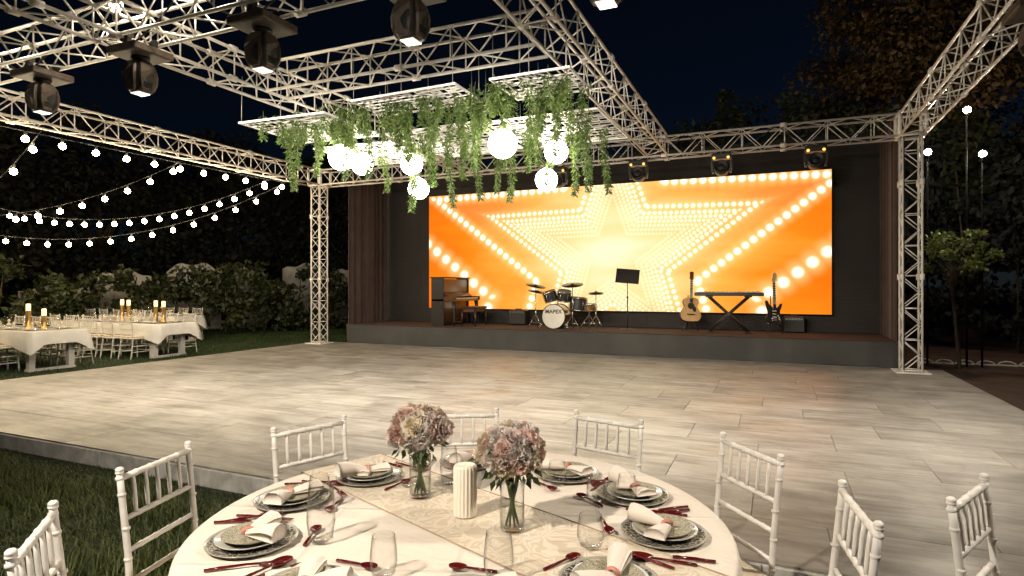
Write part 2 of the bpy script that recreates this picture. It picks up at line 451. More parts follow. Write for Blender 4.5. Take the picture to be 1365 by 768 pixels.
GLOBE = emat('globe_glow', (1.0, .90, .74), GLOBE_E)
BULB = emat('bulb_glow', (1.0, .80, .50), BULB_E)
LENS = emat('lamp_lens', (1.0, .93, .82), 1.1)
FLOOD = emat('flood_lens', (1.0, .86, .66), 750.0)
BARE = emat('bare_bulb_glow', (1.0, .86, .66), 420.0)
CANDLE = emat('candle_glow', (1.0, .66, .28), 2.6)
AMBER = emat('amber_led', (1.0, .60, .12), 1.5)

# ================================================================== THE SETTING
rng = np.random.default_rng(7); rnd = random.Random(7)
g = MB(); g.box(-150, 150, -60, 200, -.05, 0.0); tag(g.build('ground', MT['soil']), kind='structure')
g = MB(); g.box(-40, -10.52, -30, 40, -.03, .004); g.box(-10.52, 2.9, -30, 3.28, -.03, .004)
tag(g.build('lawn', MT['turf']), kind='structure')

# dance floor: slab with tiles laid in half-bond courses
FX0, FX1, FY0, FY1 = -10.5, 2.55, 3.30, 11.95
g = MB(); g.box(FX0+.004, FX1-.004, FY0+.004, FY1-.004, 0, .139)
floor = tag(g.build('dance_floor', MT['slab']), 'pale wood-grain tiled dance floor raised above the lawn', None, None, 'structure')
TW, TH = 1.22, .61
tile_meshes = {}
row = 0; y = FY0
while y < FY1 - .01:
    y1 = min(y + TH, FY1)
    x = FX0 - (rnd.choice((0, .41, .81, .61)) if row % 2 else rnd.choice((0, .2)))
    while x < FX1 - .01:
        a, b = max(x, FX0), min(x + TW, FX1)
        if b - a > .02:
            key = (round(b-a, 3), round(y1-y, 3))
            if key not in tile_meshes:
                t = MB(); t.box(0, key[0]-.004, 0, key[1]-.004, 0, .012, .0018); tile_meshes[key] = t.mesh('tile', MT['tile'])
            put('tile', tile_meshes[key], floor, (a+.002, y+.002, .1385 + rnd.uniform(-.0006, .0006)))
        x += TW
    y += TH; row += 1
# front and side facing boards of the floor
for (x0, x1) in [(FX0 + k*2.61, FX0 + (k+1)*2.61) for k in range(5)]:
    g = MB(); g.box(x0+.003, x1-.003, FY0-.018, FY0+.002, 0.0, .136, .003); g.build('edge_panel', MT['slab'], floor)

# ------------------------------------------------------------------ trusses
TZ = 4.145; TS = .175          # beam centre height and half section
brace_cache = {}
def tube_mesh(L, r, n, name):
    k = (round(L, 3), r, n, name)
    if k not in brace_cache:
        m = MB(); m.path([(0,0,0), (L,0,0)], r, n); brace_cache[k] = m.mesh(name, MT['alu'])
    return brace_cache[k]
def place_tube(name, a, b, r, parent, n=6):
    a = Vector(a); b = Vector(b); d = b - a
    q = d.to_track_quat('X', 'Z')
    return put(name, tube_mesh(d.length, r, n, name), parent, M=Matrix.Translation(a) @ q.to_matrix().to_4x4())
def truss(name, label, loc, L, hs, rz=0, ry=0, group='white lattice trusses of the rig', bay=.34, cat='truss'):
    t = thing(name, label, cat, loc, rz, group); t.rotation_euler = (0, ry, rz)
    cr = .0185 if hs > .16 else .017
    for sy in (-1, 1):
        for sz in (-1, 1): place_tube('chord', (0, sy*hs, sz*hs), (L, sy*hs, sz*hs), cr, t, 10)
    n = max(2, round(L/bay)); b = L/n
    for i in range(n):
        x0, x1 = i*b, (i+1)*b
        f = i % 2
        for sy in (-1, 1):
            p = ((x0, sy*hs, -hs), (x1, sy*hs, hs)) if f else ((x0, sy*hs, hs), (x1, sy*hs, -hs))
            place_tube('brace', *p, .0086, t)
        for sz in (-1, 1):
            p = ((x0, -hs, sz*hs), (x1, hs, sz*hs)) if f else ((x0, hs, sz*hs), (x1, -hs, sz*hs))
            place_tube('brace', *p, .0086, t)
        if i % 2 == 0 and i % 6:
            for sy in (-1, 1): place_tube('brace', (x0, sy*hs, -hs), (x0, sy*hs, hs), .0086, t)
        if i % 6 == 0:       # frame at every segment joint
            for sy in (-1, 1): place_tube('brace', (x0+.02, sy*hs, -hs), (x0+.02, sy*hs, hs), .0086, t)
            for sz in (-1, 1): place_tube('brace', (x0+.02, -hs, sz*hs), (x0+.02, hs, sz*hs), .0086, t)
            if i:
                for sy in (-1, 1):
                    for sz in (-1, 1): place_tube('coupler', (x0-.05, sy*hs, sz*hs), (x0+.05, sy*hs, sz*hs), .036, t, 10)
    return t
XL, XR, YB = -10.15, 2.02, 11.5
truss('truss_beam', 'long white truss beam over the lawn side, strung with festoon bulbs', (XL, -1.0, TZ), YB+1.0-.22, TS, R(90))
truss('truss_beam', 'white truss beam rising from the slim column beside the stage towards the viewer', (XR, -1.0, TZ), YB+1.0-.22, TS, R(90))
truss('truss_beam', 'white truss beam across the stage front carrying four black moving heads', (XL+.2, YB, TZ), XR-XL-.4, TS, 0)
truss('truss_beam', 'white truss beam on the lawn side of the hanging plants, crossing overhead', (-6.0, -1.0, TZ+.015), 12.28, TS, R(90))
truss('truss_beam', 'white truss beam on the stage-column side of the hanging plants, ending above the screen', (-2.0, -1.0, TZ+.015), 12.28, TS, R(90))
truss('truss_beam', 'short white truss beam in front of the hanging lattice panels', (-5.80, 5.8, TZ+.01), 3.6, TS, 0)
truss('truss_beam', 'white truss beam carrying the row of brown moving heads', (XL+.2, 4.0, TZ+.03), XR-XL-.4, TS, 0)
def column(x, label):
    t = truss('truss_column', label, (x, YB, .172), 3.80, .132, 0, R(-90), 'truss columns beside the stage', .26)
    b = MB(); b.box(-.022, -.002, -.24, .24, -.24, .24, .003); b.build('base_plate', MT['alu'], t)
    hs = .18
    c = MB()
    for sy in (-1, 1):
        for sz in (-1, 1): c.path([(3.80, sy*hs, sz*hs), (4.17, sy*hs, sz*hs)], .03, 10)
    for zz in (3.80, 4.17):
        for s in (-1, 1):
            c.path([(zz, s*hs, -hs), (zz, s*hs, hs)], .026, 8); c.path([(zz, -hs, s*hs), (zz, hs, s*hs)], .026, 8)
    c.build('corner_block', MT['alu'], t)
    return t
column(XL, 'white lattice truss column standing on the lawn-side corner of the floor')
column(XR, 'white lattice truss column standing beside the dark ground, in front of a leafy branch')

# ------------------------------------------------------------------ stage, backdrop, screen
SX0, SX1, SY0, SY1, SZ = -9.72, 1.96, 12.0, 13.72, .60
stage = thing('stage', 'low black skirted stage with brown carpet behind the dance floor', 'stage', ((SX0+SX1)/2, SY0, 0))
o0 = Vector(stage.location)
g = MB(); g.box(SX0-o0.x, SX1-o0.x, .03, SY1-SY0+.12, 0, SZ-.012); g.build('platform', MT['skirt'], stage)
g = MB(); g.box(SX0-o0.x-.01, SX1-o0.x+.01, -.01, SY1-SY0, SZ-.010, SZ, .003); g.build('carpet', MT['carpet'], stage)
def pleats(L, H, n, amp, seed, nz=8):
    # a cloth sheet in local x-z with soft folds along y
    r = np.random.default_rng(seed); xs = np.linspace(0, L, n); zs = np.linspace(0, H, nz)
    f = np.zeros(n)
    for k in range(7): f += np.sin(xs*(1.5+k*2.3)*r.uniform(.7, 1.3) + r.uniform(0, 6))*amp/(1+.5*k)
    V = []; F = []
    for j, z in enumerate(zs):
        for i, x in enumerate(xs):
            V.append((x, f[i]*(.4+.6*(1-z/H)) + .25*amp*math.sin(x*1.1+z*9), z))
    for j in range(nz-1):
        for i in range(n-1): F.append((j*n+i, j*n+i+1, (j+1)*n+i+1, (j+1)*n+i))
    return V, F
V, F = pleats(SX1-SX0, SZ-.165, 420, .020, 3, 10)
g = MB(); g.add(V, F, True); g.build('skirt', MT['skirt'], stage, (SX0-o0.x, -.035, .152))
back = thing('stage_backdrop', 'dark ribbed backdrop wall standing around the LED screen', 'backdrop', (-3.88, 13.76, .0))
for k in range(10):
    x0 = -6.0 + k*1.2
    g = MB(); g.box(x0+.001, x0+1.199, 0, .06, SZ+.002, 4.60, .002); g.build('panel', MT['backdrop'], back)
g = MB(); g.box(-6.0, 6.0, .07, .12, 0, 4.5); g.build('back_frame', MT['grille'], back)
def curtain(label, x, y0, y1, seed):
    t = thing('side_curtain', label, 'curtain', (x, y0, SZ), R(90), 'brown curtains closing the sides of the stage')
    n = 160; L = y1-y0; H = 3.92; V = []; F = []
    rr = np.random.default_rng(seed)
    for z in (0, H*.5, H):
        for i in range(n):
            q = i/(n-1)*L
            V.append((q, .034*math.sin(q*27 + 1.6*math.sin(q*5.3)) + .018*math.sin(q*11+1) + .006*math.sin(q*71)*(1-.5*z/H), z))
    for j in range(2):
        for i in range(n-1): F.append((j*n+i, j*n+i+1, (j+1)*n+i+1, (j+1)*n+i))
    g = MB(); g.add(V, F, True); g.build('cloth', MT['curtain'], t)
    g = MB(); g.path([(0,0,H+.02), (L,0,H+.02)], .018, 8); g.build('rail', MT['black'], t)
curtain('brown pleated curtain closing the stage end beside the piano', SX0+.03, 12.05, 13.7, 1)
curtain('brown pleated curtain closing the stage end beyond the electric guitar', SX1-.03, 12.05, 13.7, 2)
WX0, WX1, WZ0, WZ1 = -8.36, 1.05, .97, 3.90
scr = thing('led_screen', 'wide LED screen showing nested stars of white bulbs on orange', 'screen', ((WX0+WX1)/2, 13.70, WZ0))
g = MB(); g.box((WX0-WX1)/2-.015, (WX1-WX0)/2+.015, -.055, .055, -.015, WZ1-WZ0+.015, .004); g.build('cabinet', MT['screenframe'], scr)
g = MB(); hw = (WX1-WX0)/2
g.add([(-hw,0,0),(hw,0,0),(hw,0,WZ1-WZ0),(-hw,0,WZ1-WZ0)], [(0,1,2,3)])
g.build('picture', screen_mat(WX1-WX0, WZ1-WZ0, .22, 1.30), scr, (0, -.058, 0))

# ------------------------------------------------------------------ moving heads
def spot(parent, loc, target, watts, ang, rad=.08, colr=WARM, blend=.6):
    d = bpy.data.lights.new('spot_light', 'SPOT'); d.energy = watts; d.color = colr
    d.spot_size = R(ang); d.spot_blend = blend; d.shadow_soft_size = rad
    o = bpy.data.objects.new('spot_light', d); col.objects.link(o); o.parent = parent
    o.location = loc; o.rotation_euler = (Vector(target)-Vector(loc)).to_track_quat('-Z', 'Y').to_euler()
    return o
def sq_section(h, z, n=28, p=4.0):
    out = []
    for k in range(n):
        t = 2*math.pi*k/n; c, s = math.cos(t), math.sin(t)
        r = (abs(c)**p + abs(s)**p)**(-1/p); out.append((h*r*c, h*r*s, z))
    return out
def loft(m, secs, cap=True, smooth=True):
    n = len(secs[0]); V = [v for s in secs for v in s]; F = []
    for i in range(len(secs)-1):
        for k in range(n): F.append((i*n+k, i*n+(k+1) % n, (i+1)*n+(k+1) % n, (i+1)*n+k))
    if cap: F += [tuple(range(n))[::-1], tuple((len(secs)-1)*n+k for k in range(n))]
    m.add(V, F, smooth)
HG = 'brown moving-head lamps under the near truss beam'
def make_head():
    t = thing('moving_head_lamp', '', 'stage lamp', (0,0,0), 0, HG)
    g = MB(); g.box(-.21, .21, -.21, .21, -.115, -.045, .008); g.build('mounting_plate', MT['brownblack'], t)
    g = MB(); g.box(-.19, .19, -.19, .19, -.1185, -.1152, .001); g.build('plate_cover', MT['plateunder'], t)
    for s in (-1, 1):
        g = MB(); g.box(-.03, .03, s*.13-.025, s*.13+.025, -.045, .05, .005); g.path([(-.04, s*.13, .06), (.04, s*.13, .06)], .04, 12); g.build('clamp', MT['black'], t)
    g = MB(); g.lathe([(.001,-.118),(.085,-.118),(.085,-.15),(.06,-.155),(.06,-.165),(.001,-.165)], 20); g.build('swivel', MT['black'], t)
    g = MB(); loft(g, [sq_section(h, z, 28, 3.2) for z, h in ((-.16,.075),(-.20,.10),(-.27,.116),(-.34,.118),(-.41,.106),(-.455,.088),(-.475,.07))])
    bdy = g.build('body', MT['black'], t)
    for axis in (0, 1):
        for s in (-1, 1):          # rounded casing shells on the four sides, open at the corners
            egg = [(-.055,-.17),(.055,-.17),(.082,-.22),(.094,-.30),(.088,-.38),(.066,-.44),(.045,-.462),(-.045,-.462),(-.066,-.44),(-.088,-.38),(-.094,-.30),(-.082,-.22)]
            prof = {-.17:.088,-.22:.112,-.30:.128,-.38:.124,-.44:.106,-.462:.09}
            inner = [(x*.98, prof[z]-.02, z) for x, z in egg]; outer = [(x*.90, prof[z]+.004, z) for x, z in egg]
            n = len(egg)
            V = inner + outer; F = [tuple(n+k for k in range(n))] + [(k, (k+1) % n, n+(k+1) % n, n+k) for k in range(n)]
            M = Matrix.Rotation(axis*math.pi/2 + (math.pi if s < 0 else 0), 4, 'Z')
            g = MB(); g.add([M @ Vector(v) for v in V], F); sh = g.build('casing', MT['brownblack'], t)
            if axis == 1:
                for q in range(4):
                    zz = -.385-.015*q; g = MB(); g.box(-.045, .045, prof[-.38]-.012-.004*q, prof[-.38]+.006-.0045*q, zz-.004, zz+.004)
                    g.V = [tuple(M @ Vector(v)) for v in g.V]; g.build('vent', MT['grille'], sh)
    g = MB(); g.box(-.062, .062, -.062, .062, -.483, -.474, .003); g.build('lens', LENS, t)
    return t
head_x = (-7.42, -5.80, -4.17, -2.62, -1.05)
head_lab = ['brown moving head lamp hanging highest over the festoon lights, first of the row',
            'brown moving head lamp second in the row, beside a bare bright bulb',
            'brown moving head lamp third in the row, with a pale lens',
            'brown moving head lamp cut by the upper frame, above the hanging lattice',
            'dark moving head lamp cut by the upper frame beside the sloping truss beam']
head0 = make_head()
heads = []
for i, x in enumerate(head_x):
    h = head0 if i == 0 else dup(head0, head_lab[i])
    h['label'] = head_lab[i]; h.location = (x, 4.0, 3.945); heads.append(h)
for (x, y), lab in (((XR, 6.3), 'dark moving head lamp tucked under the sloping beam beside the slim column'), ((XR, 2.7), 'added key lamp, unseen on the slim column side beam, turned onto the round table'),
                    ((-2.0, -.7), 'added fill lamp, unseen over the viewer, turned onto the near lawn')):
    heads.append(dup(head0, lab, (x, y, 3.93)))
# their beams: most fall on the dance floor, the last two are added key and fill for table and lawn
aims = [(-8.2, 8.4, .15), (-6.6, 8.8, .15), (-4.8, 8.0, .15), (-2.4, 8.2, .15), (-.2, 8.2, .15), (-.2, 7.5, .15), (-1.0, 1.9, .75), (-1.6, 2.6, .3)]
pw = [.82, .82, .85, .95, .68, .55, .62, 1.3]
for k, (h, a) in enumerate(zip(heads, aims)):
    spot(h, (0, 0, -.49), Vector(a) - Vector(h.location), HEAD_W*pw[k], 130 if k < 6 else (75 if k == 6 else 120), .08, blend=1.0)

def make_black_head():
    t = thing('black_moving_head', '', 'stage lamp', (0,0,0), 0, 'black moving heads under the stage truss')
    g = MB(); g.box(-.17, .17, -.10, .10, -.10, 0, .015); g.build('base', MT['black'], t)
    for s in (-1, 1):
        g = MB(); g.prism([(s*.155,-.10),(s*.185,-.10),(s*.18,-.26),(s*.165,-.34),(s*.135,-.34),(s*.14,-.26)], -.05, .05); g.build('yoke_arm', MT['black'], t)
        g = MB(); g.lathe([(.001,0),(.022,0),(.026,.008),(.018,.016),(.001,.018)], 12, Matrix.Translation((s*.12,-.10,-.085)) @ Matrix.Rotation(R(90), 4, 'X')); g.build('indicator_light', AMBER, t)
    M = Matrix.Translation((0,0,-.27)) @ Matrix.Rotation(R(78), 4, 'X')
    g = MB(); g.lathe([(.001,-.13),(.07,-.13),(.115,-.09),(.13,-.02),(.132,.06),(.125,.13),(.11,.14),(.10,.12)], 24, M); hd = g.build('head', MT['black'], t)
    g = MB(); g.lathe([(.11,.125),(.09,.128),(.085,.10),(.05,.112),(.001,.118)], 24, M); g.build('lens', MT['grille'], hd)
    g = MB(); g.path([(-.06,0,0),(-.06,0,.10)], .015, 8); g.path([(.06,0,0),(.06,0,.10)], .015, 8); g.build('clamp', MT['black'], t)
    return t
bh0 = make_black_head()
for i, (x, lab) in enumerate(((-3.98, 'black moving head half hidden behind a glowing globe'), (-2.38, 'black moving head hanging just clear of the trailing vines'),
                              (-.88, 'black moving head over the middle of the star screen edge'), (.64, 'black moving head over the screen corner beside the slim column'))):
    h = bh0 if i == 0 else dup(bh0, lab)
    h['label'] = lab; h.location = (x, YB-.05, 3.93)

# ------------------------------------------------------------------ bare bulbs on the near beam
def ico(m, c, r, sub=2):
    import bmesh
    bm = bmesh.new(); bmesh.ops.create_icosphere(bm, subdivisions=sub, radius=r)
    o = len(m.V); bm.verts.ensure_lookup_table()
    m.V.extend([tuple(v.co + Vector(c)) for v in bm.verts]); m.F.extend([tuple(v.index+o for v in f.verts) for f in bm.faces]); m.S.extend([True]*len(bm.faces)); bm.free()
for (x, y, z), lab in (((-6.17, 4.0, 4.42), 'bright bare bulb above the second brown moving head'), ((-4.92, 4.0, 4.42), 'bright bare bulb at the upper frame edge beside the third moving head'),
                       ((-8.55, 4.0, 4.55), 'bright bare bulb cut by the side frame above the truss beam')):
    t = thing('bare_bulb', lab, 'bulb', (x, y, z), 0, 'bare bulbs on the near truss beam')
    g = MB(); ico(g, (0,0,0), .062, 2); g.build('globe', BARE, t)
    g = MB(); g.lathe([(.001,-.16),(.03,-.16),(.03,-.06),(.02,-.05),(.001,-.05)], 12); g.path([(0,0,-.16),(0,0,4.35-z-.02)], .008, 6); g.build('socket', MT['black'], t)

# ------------------------------------------------------------------ hanging lattice panels
def lattice(w, d, seed):
    r = random.Random(seed); m = MB()
    def bar(x0, y0, x1, y1, wd=.0052):
        a = Vector((x0,y0,0)); b = Vector((x1,y1,0)); dd = (b-a).normalized(); n = Vector((-dd.y, dd.x, 0))*wd
        V = []
        for z in (-.006, .006): V += [a+n+Vector((0,0,z)), a-n+Vector((0,0,z)), b-n+Vector((0,0,z)), b+n+Vector((0,0,z))]
        m.add(V, [(0,1,2,3),(7,6,5,4),(0,4,5,1),(1,5,6,2),(2,6,7,3),(3,7,4,0)])
    def split(x0, y0, x1, y1, k):
        W, D = x1-x0, y1-y0
        if max(W, D) < .16 or k > 7:
            if r.random() < .35: bar(x0, y0, x1, y1)
            return
        if (W > D) if abs(W-D) > .04 else r.random() < .5:
            q = x0 + W*r.uniform(.33, .67); bar(q, y0, q, y1); split(x0, y0, q, y1, k+1); split(q, y0, x1, y1, k+1)
        else:
            q = y0 + D*r.uniform(.33, .67); bar(x0, q, x1, q); split(x0, y0, x1, q, k+1); split(x0, q, x1, y1, k+1)
    split(0, 0, w, d, 0); return m
pan = [(-6.02,-4.72,5.42,6.50,3.55,'on the lawn side corner, its pointed corner bare of leaves'), (-4.32,-3.02,5.42,6.02,3.61,'in the front row, between two clumps of vines'),
       (-2.62,-1.80,5.46,6.16,3.63,'at the front, against the sloping truss beam'), (-6.0,-4.72,6.70,7.95,3.50,'behind the pair of merging globes'),
       (-4.55,-3.30,6.40,7.90,3.49,'in the middle of the back row'), (-3.18,-1.80,6.45,7.95,3.50,'in the back row beside the sloping truss beam')]
for i, (x0, x1, y0, y1, z, lab) in enumerate(pan):
    t = thing('lattice_panel', 'white cut-out lattice panel hung '+lab, 'ceiling panel', (x0, y0, z), 0, 'white lattice panels hung below the truss')
    t.rotation_euler = (R(rnd.uniform(-1, 1)), R(rnd.uniform(-1, 1)), 0)
    w, d = x1-x0, y1-y0
    lattice(w, d, i+3).build('lattice', MT['panel'], t)
    g = MB(); e = .016
    g.box(-e, w+e, -e, 0, -.011, .011); g.box(-e, w+e, d, d+e, -.011, .011); g.box(-e, 0, 0, d, -.011, .011); g.box(w, w+e, 0, d, -.011, .011); g.build('frame', MT['panel'], t)
    for wx, wy in ((.02,.0),(w-.02,.0),(w*.5,.0),(.02,d),(w-.02,d)):
        g = MB(); g.path([(wx,wy,.02),(wx,wy,4.12-z)], .0035, 5); g.build('wire', MT['wire'], t)

# ------------------------------------------------------------------ hanging globes
gl = [(-5.11,6.2,3.20,.165,'large glowing globe at the lawn end, in front of its twin'), (-5.40,7.0,3.29,.155,'glowing globe merging with the large one at the lawn end'),
      (-4.57,7.0,3.22,.15,'glowing globe hung above another beside the screen corner'), (-4.71,7.4,2.95,.15,'glowing globe hanging lowest over the dark backdrop'),
      (-2.83,6.2,3.16,.165,'large glowing globe hung highest among the vines'), (-2.54,7.2,3.25,.15,'glowing globe hung under the vines by the sloping beam'),
      (-2.82,7.6,2.98,.15,'glowing globe hanging low over the top edge of the screen')]
gm = {}
for (x, y, z, r, lab) in gl:
    t = thing('globe_lamp', lab, 'globe lamp', (x, y, z), 0, 'glowing globes below the lattice panels')
    if r not in gm:
        m = MB(); ico(m, (0,0,0), r, 3); gm[r] = m.mesh('globe', GLOBE)
    put('globe', gm[r], t)
    g = MB(); g.lathe([(.001,r+.07),(.03,r+.07),(.045,r+.01),(.04,r-.01)], 16); g.build('cap', MT['chrome'], t)
    g = MB(); g.path([(0,0,r+.06),(0,0,3.49-z)], .006, 6); g.build('cord', MT['cabletone'], t)

# ------------------------------------------------------------------ festoon strings
bm_ = MB(); ico(bm_, (0,0,0), .050, 2); BM = bm_.mesh('bulb', BULB)
so_ = MB(); so_.lathe([(.001,.04),(.018,.036),(.022,.11),(.012,.12),(.001,.12)], 8); SO = so_.mesh('socket', MT['black'])
def festoon(label, a, b, sag, n, t0=0.0, t1=1.0):
    a = Vector(a); b = Vector(b)
    t = thing('festoon_string', label, 'string lights', a, 0, 'festoon strings over the lawn')
    pt = lambda q: (b-a)*q + Vector((0,0,-4*sag*q*(1-q)))
    g = MB(); g.path([pt(k/40) for k in range(41)], .006, 5); g.build('cable', MT['cabletone'], t)
    for k in range(n):
        q = t0 + (t1-t0)*(k+.5)/n; p = pt(q)
        bo = put('bulb', BM, t, p - Vector((0,0,.12))); put('socket', SO, bo)
FZ = 3.96
festoon('festoon string running straight along the lawn-side truss beam', (XL-.2, 10.75, FZ-.02), (XL-.2, 2.0, FZ-.02), .06, 17)
festoon('festoon string sagging lowest over the white dining tables', (XL-.05, 10.5, FZ-.03), (-19.6, 6.2, FZ), 1.34, 22)
festoon('festoon string of close bulbs just above the lowest string', (XL-.05, 10.05, FZ-.03), (-17.6, 6.9, FZ), .92, 24)
festoon('festoon string sweeping down from the middle of the lawn-side beam', (XL-.05, 7.9, FZ-.03), (-19.0, 5.0, FZ), 1.05, 20)
festoon('festoon string dropping steeply at the frame edge nearest the brown lamps', (XL-.05, 5.5, FZ-.03), (-16.0, 4.6, FZ-.3), 1.3, 15)
def pole(label, x, y, h=4.1):
    t = thing('festoon_pole', label, 'pole', (x, y, 0), 0, 'poles holding the festoon strings')
    g = MB(); g.path([(0,0,0),(0,0,h)], [.05,.035], 10); g.build('shaft', MT['black'], t)
    g = MB(); g.lathe([(.16,0),(.16,.02),(.06,.03),(.05,.08)], 16); g.build('foot', MT['black'], t)
pole('dark pole holding the lowest festoon string', -19.6, 6.2); pole('dark pole holding the close-set festoon string', -17.6, 6.9)

# power cables looped along the near beam and dropping to the lamps
def cable(label, pts, group='black cables along the rig'):
    P = []
    for a, b in zip(pts[:-1], pts[1:]):
        a, b = Vector(a), Vector(b); sg = min(.16, (b-a).length*.06)
        for q in np.linspace(0, 1, 9)[:-1]: P.append(a.lerp(b, float(q)) - Vector((0,0,4*sg*q*(1-q))))
    P.append(Vector(pts[-1])); g = MB(); g.path(P, .009, 6); tag(g.build('power_cable', MT['cabletone']), label, 'cable', group)
cable('black cable looping along the beam of brown moving heads', [(x+dx, 3.84, z) for x in head_x for dx, z in ((-.75, 4.34), (-.15, 3.90), (.15, 3.90))] + [(XR-.2, 3.84, 4.34)])
cable('black cable looping along the stage-front truss to the black moving heads', [(x+dx, YB-.17, z) for x in (-3.98,-2.38,-.88,.64) for dx, z in ((-.6, 4.33), (-.12, 3.93), (.12, 3.93))] + [(XR-.2, YB-.17, 4.33), (XR-.12, YB-.17, 3.9), (XR-.12, YB-.17, .2)])

# ================================================================== THINGS ON THE STAGE
def piano():
    t = thing('upright_piano', 'dark walnut upright piano on the stage in front of the screen corner', 'piano', (-7.50, 12.33, SZ), 0)
    # keyboard faces +x; length along y
    L = 1.28
    for y0, y1 in ((0, .045), (L-.045, L)):
        g = MB(); g.box(0, .34, y0, y1, 0, 1.13, .004); g.build('side_panel', MT['wooddark'], t)
    g = MB(); g.box(0, .30, .046, L-.046, .04, 1.11); g.build('cabinet', MT['wooddark'], t)
    g = MB(); g.box(-.02, .36, -.02, L+.02, 1.131, 1.16, .005); g.build('lid', MT['wooddark'], t)
    g = MB(); g.box(.301, .318, .06, L-.06, .80, 1.11, .004); g.build('upper_panel', MT['wood'], t)
    g = MB(); g.prism([(.302,.795),(.318,.795),(.46,.70),(.46,.69),(.302,.69)], .06, L-.06); g.build('fallboard', MT['wood'], t)
    g = MB(); g.box(.02, .64, 0.0, L, .58, .635, .005); g.box(.345, .66, -.001, .05, .60, .69, .006); g.box(.345, .66, L-.05, L+.001, .60, .69, .006); g.build('key_bed', MT['wood'], t)
    nk = 26; w = (L-.14)/nk
    km = MB(); km.box(0, .15, 0, w-.0015, 0, .022, .001); KM = km.mesh('white_key', MT['ivory'])
    bk = MB(); bk.box(0, .095, 0, w*.55, 0, .014, .001); BK = bk.mesh('black_key', MT['black'])
    for k in range(nk):
        put('white_key', KM, t, (.48, .07+k*w, .636))
        if k % 7 not in (2, 6) and k < nk-1: put('black_key', BK, t, (.48, .07+(k+.72)*w, .657))
    for y0 in (.04, L-.09):
        g = MB(); g.path([(.59, y0+.025, 0),(.59, y0+.025, .12),(.60, y0+.025, .4),(.58, y0+.025, .58)], [.022,.028,.038,.055], 8); g.build('leg', MT['wooddark'], t)
    g = MB(); g.box(.301, .312, .06, L-.06, .10, .57, .004); g.build('lower_panel', MT['wood'], t)
    for k in (-1, 0, 1):
        g = MB(); g.box(.31, .43, L/2+k*.08-.015, L/2+k*.08+.015, .06, .075, .003); g.build('pedal', MT['brass'], t)
    g = MB(); g.box(.30, .335, .35, .93, .72, .735, .003); g.build('music_ledge', MT['wooddark'], t)
piano()
t = thing('piano_bench', 'dark wooden piano bench standing beside the upright piano', 'bench', (-6.55, 12.72, SZ), R(4))
g = MB(); g.box(-.19, .19, -.36, .36, .41, .46, .012); g.build('seat', MT['wooddark'], t)
g = MB(); g.box(-.16, .16, -.33, .33, .34, .41); g.build('apron', MT['wood'], t)
for sx in (-1, 1):
    for sy in (-1, 1):
        g = MB(); g.path([(sx*.16, sy*.32, .40),(sx*.165, sy*.325, .2),(sx*.17, sy*.33, 0)], [.026,.022,.016], 8); g.build('leg', MT['wooddark'], t)
def amp(label, loc, w, h, d):
    t = thing('amplifier', label, 'amplifier', loc, 0, 'small guitar amplifiers on the stage')
    g = MB(); g.box(-w/2, w/2, 0, d, .015, h, .012); g.build('cabinet', MT['black'], t)
    g = MB(); g.box(-w/2+.03, w/2-.03, -.004, .002, .04, h*.76, .002); g.build('speaker_grille', MT['skirt'], t)
    g = MB(); g.box(-w/2+.03, w/2-.03, -.006, .004, h*.79, h-.025, .002); cp = g.build('control_panel', MT['chrome'], t)
    for k in range(5):
        g = MB(); g.lathe([(.012,0),(.011,.012),(.001,.013)], 10, Matrix.Translation((-w*.3+k*w*.15, -.006, h*.875)) @ Matrix.Rotation(R(90), 4, 'X')); g.build('knob', MT['black'], cp)
    g = MB(); g.path([(-w*.2, d/2, h-.005),(-w*.17, d/2, h+.025),(w*.17, d/2, h+.025),(w*.2, d/2, h-.005)], .01, 8); g.build('handle', MT['black'], t)
amp('small black amplifier on the stage between piano bench and drum kit', (-5.72, 13.35, SZ), .44, .36, .24)
amp('small black amplifier on the stage behind the electric guitar', (.36, 13.36, SZ), .38, .33, .22)

